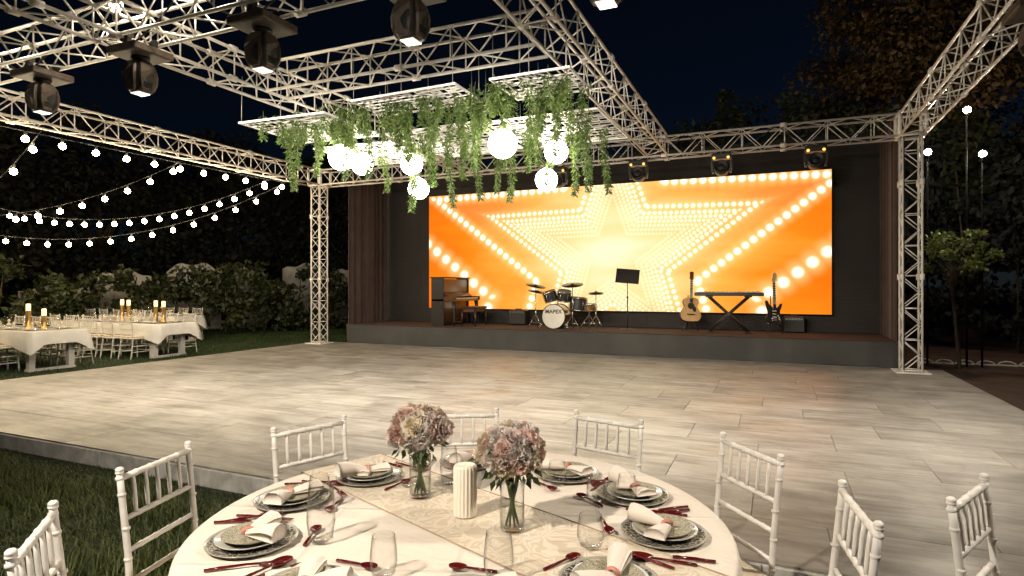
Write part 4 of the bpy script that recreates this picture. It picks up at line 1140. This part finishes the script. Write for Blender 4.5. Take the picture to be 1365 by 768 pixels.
for mi, mm in enumerate(PMAT):
    for sd in range(2):
        me = rose_mesh(mi*5+sd, 'bloom', 4 + sd); me.materials.append(mm); ROSE.append(me)
def bouquet(label, x, y, hv, rv_, rb, zc, nb, seed, vlabel, weights):
    r = random.Random(seed)
    v = thing('glass_vase', vlabel, 'vase', (x, y, ZT+.0035), 0, 'glass vases on the round table')
    g = MB(); w = .002
    g.lathe([(.001,0),(rv_-.004,0),(rv_,.004),(rv_,hv*.8),(rv_*1.03,hv),(rv_*1.03-w,hv),(rv_-w,hv*.8),(rv_-w,.012),(.001,.010)], 40); g.build('body', MT['vglass'], v)
    g = MB(); g.lathe([(.001,.011),(rv_-w-.001,.013),(rv_-w-.001,hv*.42),(.001,hv*.42)], 32); g.build('water', MT['water'], v)
    b = thing('bouquet', label, 'bouquet', (x, y, ZT+.016), 0, 'bouquets of dusty roses')
    for k in range(8):
        a = k*.79+.2; e = rv_*.55
        g = MB(); g.path([(e*math.cos(a+2.2), e*math.sin(a+2.2), .002),(e*.3*math.cos(a), e*.3*math.sin(a), hv*.55),(rv_*.7*math.cos(a), rv_*.7*math.sin(a), hv+.02),(rb*.35*math.cos(a), rb*.35*math.sin(a), zc-.02)], .0034, 6); g.build('stem', MT['stem'], b)
    g = MB(); ico(g, (0,0,zc-.004), rb*.60, 2); g.build('filler', MT['stem'], b)
    ga = math.pi*(3-5**.5)
    for k in range(nb):
        cz = 1 - (k+.5)/nb*1.42; rr = math.sqrt(max(0, 1-cz*cz)); a = k*ga + r.uniform(-.15,.15)
        d = Vector((rr*math.cos(a), rr*math.sin(a), cz)); kx = r.uniform(.86,1.05)
        p = Vector((d.x*rb*kx, d.y*rb*kx, zc + d.z*rb*.82*kx))
        M = Matrix.Translation(p - d*.022) @ d.to_track_quat('Z', 'Y').to_matrix().to_4x4() @ Matrix.Rotation(r.uniform(0,6), 4, 'Z') @ Matrix.Scale(r.uniform(.66,1.0)*rb/.115, 4)
        put('bloom', ROSE[r.choices(range(10), [w_ for w_ in weights for _ in (0,1)])[0]], b, M=M)
    # leaves below and between the blooms
    LV = []; LF = []
    for k in range(46):
        a = r.uniform(0, 6.283); el = r.uniform(-1.2, -.25) if k < 40 else r.uniform(.0, 1.4)
        d = Vector((math.cos(el)*math.cos(a), math.cos(el)*math.sin(a), math.sin(el)))
        p = Vector((0,0,zc-.01)) + d*rb*r.uniform(.66,.84); t1 = (d + Vector((0,0,r.uniform(-.9,.1)))).normalized(); s1 = t1.cross(Vector((r.uniform(-1,1),r.uniform(-1,1),r.uniform(-1,1)))).normalized()
        L = r.uniform(.026,.045); w = L*.24; o = len(LV); n_ = t1.cross(s1)*.006
        LV += [p, p+t1*L*.45+s1*w+n_, p+t1*L, p+t1*L*.45-s1*w+n_]; LF.append((o,o+1,o+2,o+3))
    g = MB(); g.add(LV, LF, True); g.build('foliage', MT['bleaf'], b)
bouquet('round bouquet of mauve and taupe roses in the rear vase', -1.225, 1.935, .165, .040, .118, .238, 58, 1, 'clear glass vase holding the rear bouquet', (3,2,3,1.0,2))
bouquet('round bouquet of dusty pink roses with a cream bloom in the front vase', -.785, 1.795, .165, .040, .115, .240, 60, 2, 'clear glass vase holding the front bouquet beside the runner edge', (4,1.6,2,1.6,2.2))

# ================================================================== FAR DINING TABLES ON THE LAWN
def cloth_rect(L, W, drop, seed):
    # rectangular cloth over a table top; the corners hang longer in points
    r = np.random.default_rng(seed); V = []; F = []; n = 14
    def ring(off, dz, k):
        pts = []
        hx, hy = L/2+off, W/2+off
        for sx, sy, ax in ((-1,-1,0),(1,-1,1),(1,1,0),(-1,1,1)):
            for i in range(n):
                q = i/n
                if ax == 0: x, y = sx*hx*(1-2*q) if sx < 0 else hx*(1-2*q), sy*hy
                if (sx,sy) == (-1,-1): x, y = -hx+2*hx*q, -hy
                elif (sx,sy) == (1,-1): x, y = hx, -hy+2*hy*q
                elif (sx,sy) == (1,1): x, y = hx-2*hx*q, hy
                else: x, y = -hx, hy-2*hy*q
                d = min(q, 1-q); c = max(0, 1-d*n/3.2)
                px = x*(1+k*.05*c*.6); py = y*(1+k*.12*c*.6)
                pts.append((px + .012*k*math.sin(i*2.1+sy), py + .014*k*math.sin(i*2.7+sx), dz*(1+.75*c*k)))
        return pts
    rings = [ring(-.02,.004,0), ring(.004,.0,0), ring(.016,-.02,.2), ring(.03,-.5*drop,.7), ring(.045,-drop,1)]
    m = len(rings[0])
    for rr in rings: V += rr
    for j in range(len(rings)-1):
        for i in range(m): F.append((j*m+i, j*m+(i+1) % m, (j+1)*m+(i+1) % m, (j+1)*m+i))
    F.append(tuple(range(m)))
    g = MB(); g.add(V, F, True); return g
def far_table(i, x1, y0, y1, L, rz, lab):
    W = y1-y0
    cx_, cy_ = x1 - L/2, (y0+y1)/2
    t = thing('banquet_table', 'long white trestle table '+lab, 'table', (cx_, cy_, 0), rz, 'white dining tables on the lawn')
    g = MB(); g.box(-L/2, L/2, -W/2, W/2, .70, .735, .004); g.build('tabletop', MT['chair'], t)
    for s in (-1, 1):
        for sy in (-1, 1):
            xx = s*(L/2-.28); g = MB(); g.box(xx-.05, xx+.05, sy*(W/2-.12)-.05, sy*(W/2-.12)+.05, .05, .70, .004); g.build('leg', MT['chair'], t)
        xx = s*(L/2-.28); g = MB(); g.box(xx-.06, xx+.06, -W/2+.05, W/2-.05, .004, .05, .004); g.build('foot_rail', MT['chair'], t)
    c = cloth_rect(L, W, .235, i).build('tablecloth', MT['whitecloth'], None, (cx_, cy_, .740), (0, 0, rz))
    tag(c, 'white cloth with pointed corners on the trestle table '+lab, 'tablecloth', 'white cloths on the lawn tables')
    return cx_, cy_
M2 = lambda p, rz: (p[0]*math.cos(rz)-p[1]*math.sin(rz), p[0]*math.sin(rz)+p[1]*math.cos(rz))
FAR = [(-11.95, 6.28, 7.18, 3.2, 0, 'by the dance floor'), (-11.85, 8.50, 9.40, 3.4, R(2), 'in the middle row'), (-14.6, 10.9, 11.8, 3.6, R(2), 'by the hedge')]
wg = MB(); wg.lathe([(.001,0),(.034,0),(.030,.004),(.004,.008),(.004,.085),(.02,.10),(.036,.13),(.036,.165),(.030,.20),(.029,.20),(.035,.165),(.034,.13),(.018,.103),(.001,.098)], 14); WG = wg.mesh('wine_glass', MT['glass'])
fp = plate_mesh(.13, .014, 'plate', MT['plate'])
fn = MB(); fn.lathe([(.001,0),(.045,.0),(.035,.03),(.012,.07),(.03,.10),(.008,.13),(.001,.13)], 10); FN = fn.mesh('standing_napkin', MT['napkin'])
lowf = MB()
for k in range(26):
    a, b_ = rnd.uniform(0,6.28), rnd.uniform(0,1.4); q = Vector((math.cos(a)*math.cos(b_), math.sin(a)*math.cos(b_), math.sin(b_)))*.07; ico(lowf, q+Vector((0,0,.05)), rnd.uniform(.018,.03), 1)
LOWF = lowf.mesh('flower_bowl', PMAT[3])
def candle_holder(x, y, z, h, lab):
    t = thing('gold_candle_holder', lab, 'candle', (x, y, z), 0, 'gold candle holders on the lawn tables')
    g = MB(); g.lathe([(.001,0),(.055,0),(.055,.012),(.042,.02),(.042,h),(.047,h+.005),(.047,h+.012),(.001,h+.012)], 18); g.build('holder', MT['gold'], t)
    g = MB(); g.lathe([(.036,h+.012),(.036,h+.13),(.028,h+.137),(.001,h+.135)], 16); g.build('candle', CANDLE, t)
cn = 0
for i, (x1, y0, y1, L, rz, lab) in enumerate(FAR):
    cx_, cy_ = far_table(i, x1, y0, y1, L, rz, lab); W = y1-y0
    # tableware
    for k in range(5):
        for sy in (-1, 1):
            lx = L/2 - .38 - k*.58; ly = sy*(W/2-.2); dx, dy = M2((lx, ly), rz); side = 'near' if sy < 0 else 'far'
            o = put('plate', fp, None, (cx_+dx, cy_+dy, .748)); tag(o, f'{ord_[k]} plate from the floor end, {side} side, table {lab}', 'plate', 'plates on the lawn tables')
            dx, dy = M2((lx+.17, ly-sy*.14), rz); o = put('wine_glass', WG, None, (cx_+dx, cy_+dy, .746)); tag(o, f'{ord_[k]} wine glass from the floor end, {side} side, table {lab}', 'glass', 'wine glasses on the lawn tables')
            dx, dy = M2((lx, ly), rz); o = put('standing_napkin', FN, None, (cx_+dx, cy_+dy, .753)); tag(o, f'{ord_[k]} standing napkin from the floor end, {side} side, table {lab}', 'napkin', 'napkins on the lawn tables')
    for k in range(2):
        dx, dy = M2((L/2-.75-k*1.3, 0), rz); o = put('flower_bowl', LOWF, None, (cx_+dx, cy_+dy, .745)); tag(o, f'low cream flower posy, {ord_[k]} from the floor end, table {lab}', 'flowers', 'posies on the lawn tables')
for (x, y, h, lab) in ((-12.72,6.62,.33,'tall gold candle holder of the pair on the table nearest the dance floor'), (-12.42,6.72,.24,'shorter gold candle holder of the pair on the table nearest the dance floor'),
                       (-13.75,9.05,.35,'gold candle holder of the middle pair, on the lawn side'), (-13.60,9.10,.34,'gold candle holder of the middle pair, on the floor side'),
                       (-12.40,8.90,.34,'gold candle holder of the pair closest to the truss column, on the lawn side'), (-12.22,8.95,.33,'gold candle holder of the pair closest to the truss column, on the floor side')):
    candle_holder(x, y, .7465, h, lab)
# lawn chairs
k = 0
def lawn_chair(x, y, face, lab):
    dup(chair0, lab, (x, y, .006), face-math.pi/2, 'white chiavari chairs at the lawn tables')
for i, (x1, y0, y1, L, rz, lab) in enumerate(FAR):
    cx_, cy_ = x1-L/2, (y0+y1)/2; W = y1-y0
    for s, side in ((-1,'near'),(1,'far')):
        for q in range(5):
            if i == 0 and s < 0 and q == 0: lx = L/2-.75
            else: lx = L/2-.55-q*.56
            dx, dy = M2((lx, s*(W/2+.12)), rz)
            lawn_chair(cx_+dx, cy_+dy, (R(90) if s < 0 else R(-90))+rz+R(rnd.uniform(-5,5)), f'{ord_[q]} chair from the floor end, {side} side, table {lab}')

# ================================================================== FOLIAGE
def leaves(P, size, asp, rg, droop=.3, N=None):
    # one folded leaf (two triangles sharing the midrib) at every point
    n = len(P)
    d = rg.normal(size=(n,3)); d[:,2] -= droop; d /= np.linalg.norm(d, axis=1)[:,None]
    s = np.cross(d, rg.normal(size=(n,3))); s /= np.linalg.norm(s, axis=1)[:,None]
    L = (size*rg.uniform(.6,1.3,n))[:,None]; up = np.cross(s, d)
    a = P; b = P + d*L*.5 + s*L*asp + up*L*.08; c = P + d*L; e = P + d*L*.5 - s*L*asp + up*L*.08
    V = np.stack([a,b,c,e], 1).reshape(-1,3); I = np.arange(n)*4
    F = np.stack([I, I+1, I+2, I+3], 1)
    return V, F
def clump_points(centres, rad, per, rg, flat=.75):
    P = []
    for c, r_ in zip(centres, rad):
        d = rg.normal(size=(per,3)); d /= np.linalg.norm(d, axis=1)[:,None]
        P.append(c + d*(rg.uniform(.25,1,per)**.5)[:,None]*r_*np.array([1,1,flat]))
    return np.concatenate(P)
def tree(name, label, loc, h, cr, cz, nclump, per, lsize, m, seed, flat=.75, group=None, trunk_r=.16, cat='tree', lobes=None):
    rg = np.random.default_rng(seed); t = thing(name, label, cat, loc, 0, group)
    r = random.Random(seed)
    d = rg.normal(size=(nclump,3)); d /= np.linalg.norm(d, axis=1)[:,None]
    q = rg.uniform(.35,1,nclump)[:,None]**.6
    C = d*q*np.array([cr, cr, h-cz])*np.array([1,1,.95]); C[:,2] = np.where(C[:,2] < -.45*(h-cz), -C[:,2]*.5, C[:,2]); C[:,2] += cz
    rad = rg.uniform(.16,.30,nclump)*cr
    P = clump_points(C, rad, per, rg, flat)
    V, F = leaves(P, lsize, .30, rg, .3); bulk('crown', V, F, m, False, t)
    g = MB(); top = cz + .35*(h-cz)
    mid = Vector((r.uniform(-.2,.2), r.uniform(-.2,.2), cz*.55))
    g.path([(0,0,-.05),(0,0,.15),tuple(mid),(mid.x*1.4, mid.y*1.4, cz),(mid.x*1.2, mid.y, top)], [trunk_r*1.5, trunk_r*1.15, trunk_r, trunk_r*.75, trunk_r*.3], 10)
    g.build('trunk', MT['bark'], t)
    for k in range(9):
        c = Vector(C[r.randrange(nclump)]); z0 = cz*r.uniform(.55,.95); s = Vector((mid.x, mid.y, z0)); w = s.lerp(c, .5) + Vector((r.uniform(-.3,.3), r.uniform(-.3,.3), r.uniform(.0,.5)))
        g = MB(); g.path([s, s.lerp(w,.5)+Vector((0,0,.15)), w, w.lerp(c,.6), c], [trunk_r*.55, trunk_r*.42, trunk_r*.3, trunk_r*.18, trunk_r*.07], 7); g.build('limb', MT['bark'], t)
    return t
TG = 'dark trees behind the stage'
tree('oak_tree', 'tall oak tinted lamplight brown, with spreading limbs against the night sky', (5.4, 22.5, 0), 12.6, 5.0, 7.6, 150, 210, .17, MT['oakleaf'], 5, .6, TG, .35)
for i, (x, y, h, cr, lab) in enumerate(((-3.6,20.5,7.2,1.9,'lowest dark tree above the stage truss, next to the open sky'), (-1.2,21.5,8.3,2.2,'rounded dark green tree, tallest of the low group behind the truss'),
                                        (1.2,20.8,7.7,2.1,'dark bushy tree below the spreading oak'), (3.4,20.2,7.4,2.2,'dark bushy tree behind the slim column'),
                                        (7.0,18.0,6.5,2.4,'dark tree behind the flood lamps'), (9.6,16.0,6.8,2.4,'dark tree at the frame edge beyond the flood lamps'))):
    tree('bushy_tree', lab, (x, y, 0), h, cr, h*.55, 80, 95, .20, MT['darkleaf'] if i < 4 else MT['shadedleaf'], 20+i, .8, TG, .14)  # the pair near the floods takes the leaf darkened as night shade
for i, (x, y, h, cr) in enumerate(((-24.0,10.0,7.8,2.6),(-23.0,14.5,7.4,2.6),(-21.0,18.5,7.6,2.7),(-18.2,22.0,7.0,2.6),(-14.5,24.5,6.6,2.5),(-10.8,25.5,6.4,2.4))):
    h += .6
    tree('garden_tree', f'dark garden tree behind the long hedge, {ord_[i]} counting towards the stage', (x, y, 0), h, cr*1.3, h*.44, 120, 110, .25, MT['shadedleaf'], 40+i, .9, 'dark trees behind the hedge', .16)
# lit branch tree beside the slim column
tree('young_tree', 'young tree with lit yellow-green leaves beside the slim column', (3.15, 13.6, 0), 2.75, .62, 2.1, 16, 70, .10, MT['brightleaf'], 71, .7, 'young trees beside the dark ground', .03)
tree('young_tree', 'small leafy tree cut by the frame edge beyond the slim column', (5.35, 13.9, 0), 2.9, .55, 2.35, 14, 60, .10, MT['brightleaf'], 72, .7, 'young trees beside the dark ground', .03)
# hedge on the lawn side and the white wall behind it
def hedge(name, label, a, b, h, th, dens, m, seed, group, hv=.5):
    rg = np.random.default_rng(seed); a = np.array(a); b = np.array(b); L = np.linalg.norm(b-a); d = (b-a)/L; nrm = np.array([-d[1], d[0]])
    t = thing(name, label, 'hedge', (a[0], a[1], 0), 0, group)
    nc = int(L*h*6.5); s = rg.uniform(0, L, nc); z = rg.uniform(.1, 1, nc)
    top = h*(1 - hv*.22 + hv*.22*np.sin(s*1.7+seed)*np.cos(s*.63)) + rg.uniform(-.1,.1,nc)
    off = rg.uniform(-th, th, nc)
    C = np.stack([d[0]*s+nrm[0]*off, d[1]*s+nrm[1]*off, z*top], 1)
    P = clump_points(C, rg.uniform(.22,.42,nc), dens, rg, .8); P[:,2] = np.maximum(P[:,2], .02)
    V, F = leaves(P, .18, .33, rg, .2); bulk('foliage', V, F, m, False, t)
    for k in range(int(L/1.1)):
        q = (k+.5)*1.1; p = d*q; g = MB(); g.path([(p[0], p[1], 0),(p[0]+rg.uniform(-.1,.1), p[1], h*.4),(p[0]+rg.uniform(-.2,.2), p[1]+rg.uniform(-.2,.2), h*.8)], [.035,.028,.012], 6); g.build('stem', MT['bark'], t)
hedge('hedge', 'long uneven dark hedge behind the lawn tables', (-20.6, 4.5), (-13.4, 18.6), 2.3, .45, 66, MT['hedge'], 3, None)
hedge('hedge', 'dark hedge at the back of the lawn beside the truss column', (-13.6, 18.4), (-9.5, 19.6), 2.3, .4, 62, MT['hedge'], 4, None)
hedge('hedge', 'hedge coloured black as night shade behind the bare ground beyond the slim column', (2.6, 18.4), (12.5, 14.6), 5.6, .6, 34, MT['shadedleaf'], 6, None, .25)  # darkness of the night put into this hedge's colour
w = thing('garden_wall', 'weathered white wall with humped panels glimpsed over the hedge', 'wall', (-18.6, 11.9, 0), math.atan2(14.1, 7.2))
for k, (hh, wd) in enumerate(((1.6,1.9),(2.05,1.5),(2.32,1.7),(2.18,1.3),(2.38,1.7),(2.24,1.4))):
    x = -2.2 + k*1.95
    ol = [(x,0),(x+wd,0)] + [(x+wd*(1-q), hh-.24*(abs(2*q-1)**2.2)+.07*math.sin(q*13+k*2)) for q in np.linspace(0, 1, 12)]
    g = MB(); g.prism(ol, 1.2, 1.32); g.build('panel', MT['wallwhite'], w)
# low white edging behind the slim column
for k in range(6):
    x = 2.75 + k*.34; n = 9
    pts = [(-.15,0),(.15,0)] + [(.15*math.cos(R(180*j/8)), .05+.10*math.sin(R(180*j/8))) for j in range(9)] ; inn = None
    g = MB()
    arc = [(.145*math.cos(R(180*j/10)), 0, .085*math.sin(R(180*j/10))) for j in range(11)]
    g.path(arc, .016, 6); g.box(-.16,.16,-.02,.02,0,.03,.004)
    o = g.build('edging_hoop', MT['wallwhite'], None, (x, 14.35+.02*k, .0), (0,0,R(-8))); tag(o, f'low white garden edging hoop, {ord_[k]} out from the slim column', 'garden edging', 'white edging hoops behind the bare ground')

# flood lamps on poles behind the slim column
for (x, y, z, lab) in ((3.37,14.0,4.91,'blazing flood lamp, highest of the three beside the oak'), (3.61,14.0,4.05,'blazing flood lamp, lower one further from the slim column'), (2.74,14.0,4.16,'blazing flood lamp close beside the slim column')):
    t = thing('flood_lamp', lab, 'flood lamp', (x, y, 0), 0, 'flood lamps on dark poles')
    g = MB(); g.path([(0,.03,0),(0,.03,z-.07)], [.02,.014], 8); g.build('pole', MT['pole'], t)
    g = MB(); g.lathe([(.001,-.085),(.03,-.085),(.035,-.05),(.025,-.04)], 14, Matrix.Translation((0,0,z))); g.build('housing', MT['black'], t)
    g = MB(); ico(g, (0,-.01,z), .062, 2); g.build('lens', FLOOD, t)

# ------------------------------------------------------------------ hanging vines
def vine_mesh(L, seed, wide=.05):
    rg = np.random.default_rng(seed); n = int(L*430)
    z = -rg.uniform(0, 1, n)**.85*L
    sway = lambda q: np.stack([.035*np.sin(q*5+seed), .035*np.cos(q*4+seed*2)], -1)
    xy = sway(z); w = wide*(1-.55*(-z/L))
    ang = rg.uniform(0, 6.283, n); P = np.stack([xy[:,0]+np.cos(ang)*w*rg.uniform(0,1,n)*.5, xy[:,1]+np.sin(ang)*w*rg.uniform(0,1,n)*.5, z], 1)
    d = np.stack([np.cos(ang)*.8, np.sin(ang)*.8, -rg.uniform(.2,1.3,n)], 1) + rg.normal(size=(n,3))*.25; d /= np.linalg.norm(d, axis=1)[:,None]
    s = np.cross(d, rg.normal(size=(n,3))); s /= np.linalg.norm(s, axis=1)[:,None]
    Ls = (rg.uniform(.035,.075,n))[:,None]; up = np.cross(s, d)
    V = np.stack([P, P+d*Ls*.45+s*Ls*.15+up*Ls*.06, P+d*Ls, P+d*Ls*.45-s*Ls*.15+up*Ls*.06], 1).reshape(-1,3); I = np.arange(n)*4
    me = bpy.data.meshes.new('foliage'); me.from_pydata(V.tolist(), [], np.stack([I,I+1,I+2,I+3],1).tolist()); me.materials.append(MT['vine']); me.update()
    g = MB(); zz = np.linspace(0.06, -L*.97, 14); g.path([(*(sway(np.array([q]))[0]), q) for q in zz], [.004]*13+[.002], 5)
    return me, g.mesh('stem', MT['vstem'])
VM = [vine_mesh(L, k+1, wd) for k, (L, wd) in enumerate(((.28,.13),(.34,.14),(.45,.10),(.58,.09),(.72,.085),(.85,.08)))]
vines = []
vr = random.Random(11)
# (x, y, mesh): front edge long trails, then clumps along both rows
for x, k in ((-5.62,5),(-5.50,3),(-5.38,4),(-5.22,2),(-4.95,1),(-4.80,4),(-4.62,2),(-4.45,4),(-4.28,1),(-3.98,3),(-3.74,4),(-3.55,5),(-3.42,4),(-3.25,3),(-3.05,4),(-2.92,2),(-2.75,1),(-2.48,3),(-2.30,2),(-2.10,4),(-1.98,2),(-1.86,4)):
    vines.append((x, 5.62+vr.uniform(0,.5), k, 3.62))
for x in np.linspace(-5.8, -1.85, 54): vines.append((float(x)+vr.uniform(-.06,.06), 5.55+vr.uniform(0,.55), vr.choice((0,0,1,1,2)), 3.66))
for x, k in ((-5.3,3),(-4.9,5),(-4.5,5),(-4.1,5),(-3.8,5),(-3.5,4),(-3.1,5),(-2.7,4),(-2.4,5),(-2.15,5),(-1.9,5)): vines.append((x, 6.9+vr.uniform(-.3,.7), k, 3.56))
for x in np.linspace(-5.3, -1.9, 24): vines.append((float(x), 6.4+vr.uniform(-.2,1.2), vr.choice((1,2,2,3)), 3.57))
vines.sort(key=lambda v: v[0])
def ordinal(n):
    return f"{n}{'th' if 10 <= n % 100 <= 20 else {1:'st',2:'nd',3:'rd'}.get(n % 10, 'th')}"
for i, (x, y, k, z) in enumerate(vines):
    kind = ('short bushy','short bushy','medium','medium trailing','long trailing','long trailing')[k]
    t = thing('hanging_vine', f'{kind} green vine, {ordinal(i+1)} along the lattice from the lawn side', 'vine', (x, y, z), vr.uniform(0, 6.28), 'green vines trailing from the lattice panels')
    s = vr.uniform(.9,1.12); t.scale = (1, 1, s)
    put('foliage', VM[k][0], t); put('stem', VM[k][1], t)

# ------------------------------------------------------------------ grass
def grass(name, label, x0, x1, y0, y1, n, h, w, seed, m='blade'):
    rg = np.random.default_rng(seed)
    x = rg.uniform(x0, x1, n); y = rg.uniform(y0, y1, n)
    a = rg.uniform(0, 6.283, n); ln = rg.uniform(.1, .9, n)*h; H = h*rg.uniform(.5, 1.25, n)
    dx, dy = np.cos(a), np.sin(a); sx, sy = -dy*w*.5*rg.uniform(.7,1.3,n), dx*w*.5*rg.uniform(.7,1.3,n)
    if y1 < 4: H = H*np.clip((y1+.05-y)/.55, .22, 1); ln = ln*np.clip((y1+.05-y)/.55, .22, 1)     # trimmed short along the floor edge
    patch = .72+.5*np.sin(x*2.3+1.7*np.sin(y*1.9))*np.cos(y*2.9+x*.7); H = H*np.clip(patch, .5, 1.2)
    B = np.stack([x, y, np.full(n, .003)], 1); S = np.stack([sx, sy, np.zeros(n)], 1)
    mid = B + np.stack([dx*ln*.35, dy*ln*.35, H*.6], 1); tip = B + np.stack([dx*ln, dy*ln, H], 1)
    V = np.stack([B-S, B+S, mid+S*.8, mid-S*.8, tip], 1).reshape(-1, 3); I = np.arange(n)*5
    F = [tuple(q) for q in np.stack([I, I+1, I+2, I+3], 1).tolist()] + [tuple(q) for q in np.stack([I+3, I+2, I+4], 1).tolist()]
    me = bpy.data.meshes.new(name); me.from_pydata(V.tolist(), [], F); me.materials.append(MT[m]); me.update()
    tag(put(name, me), label, 'grass', None, 'stuff')
grass('grass', 'long dark grass round the near table', -7.5, .9, .3, 3.27, 70000, .125, .0075, 1)
grass('grass', 'mown lawn under the far dining tables', -20.0, -10.56, 2.0, 17.0, 90000, .045, .010, 2, 'lawnblade')
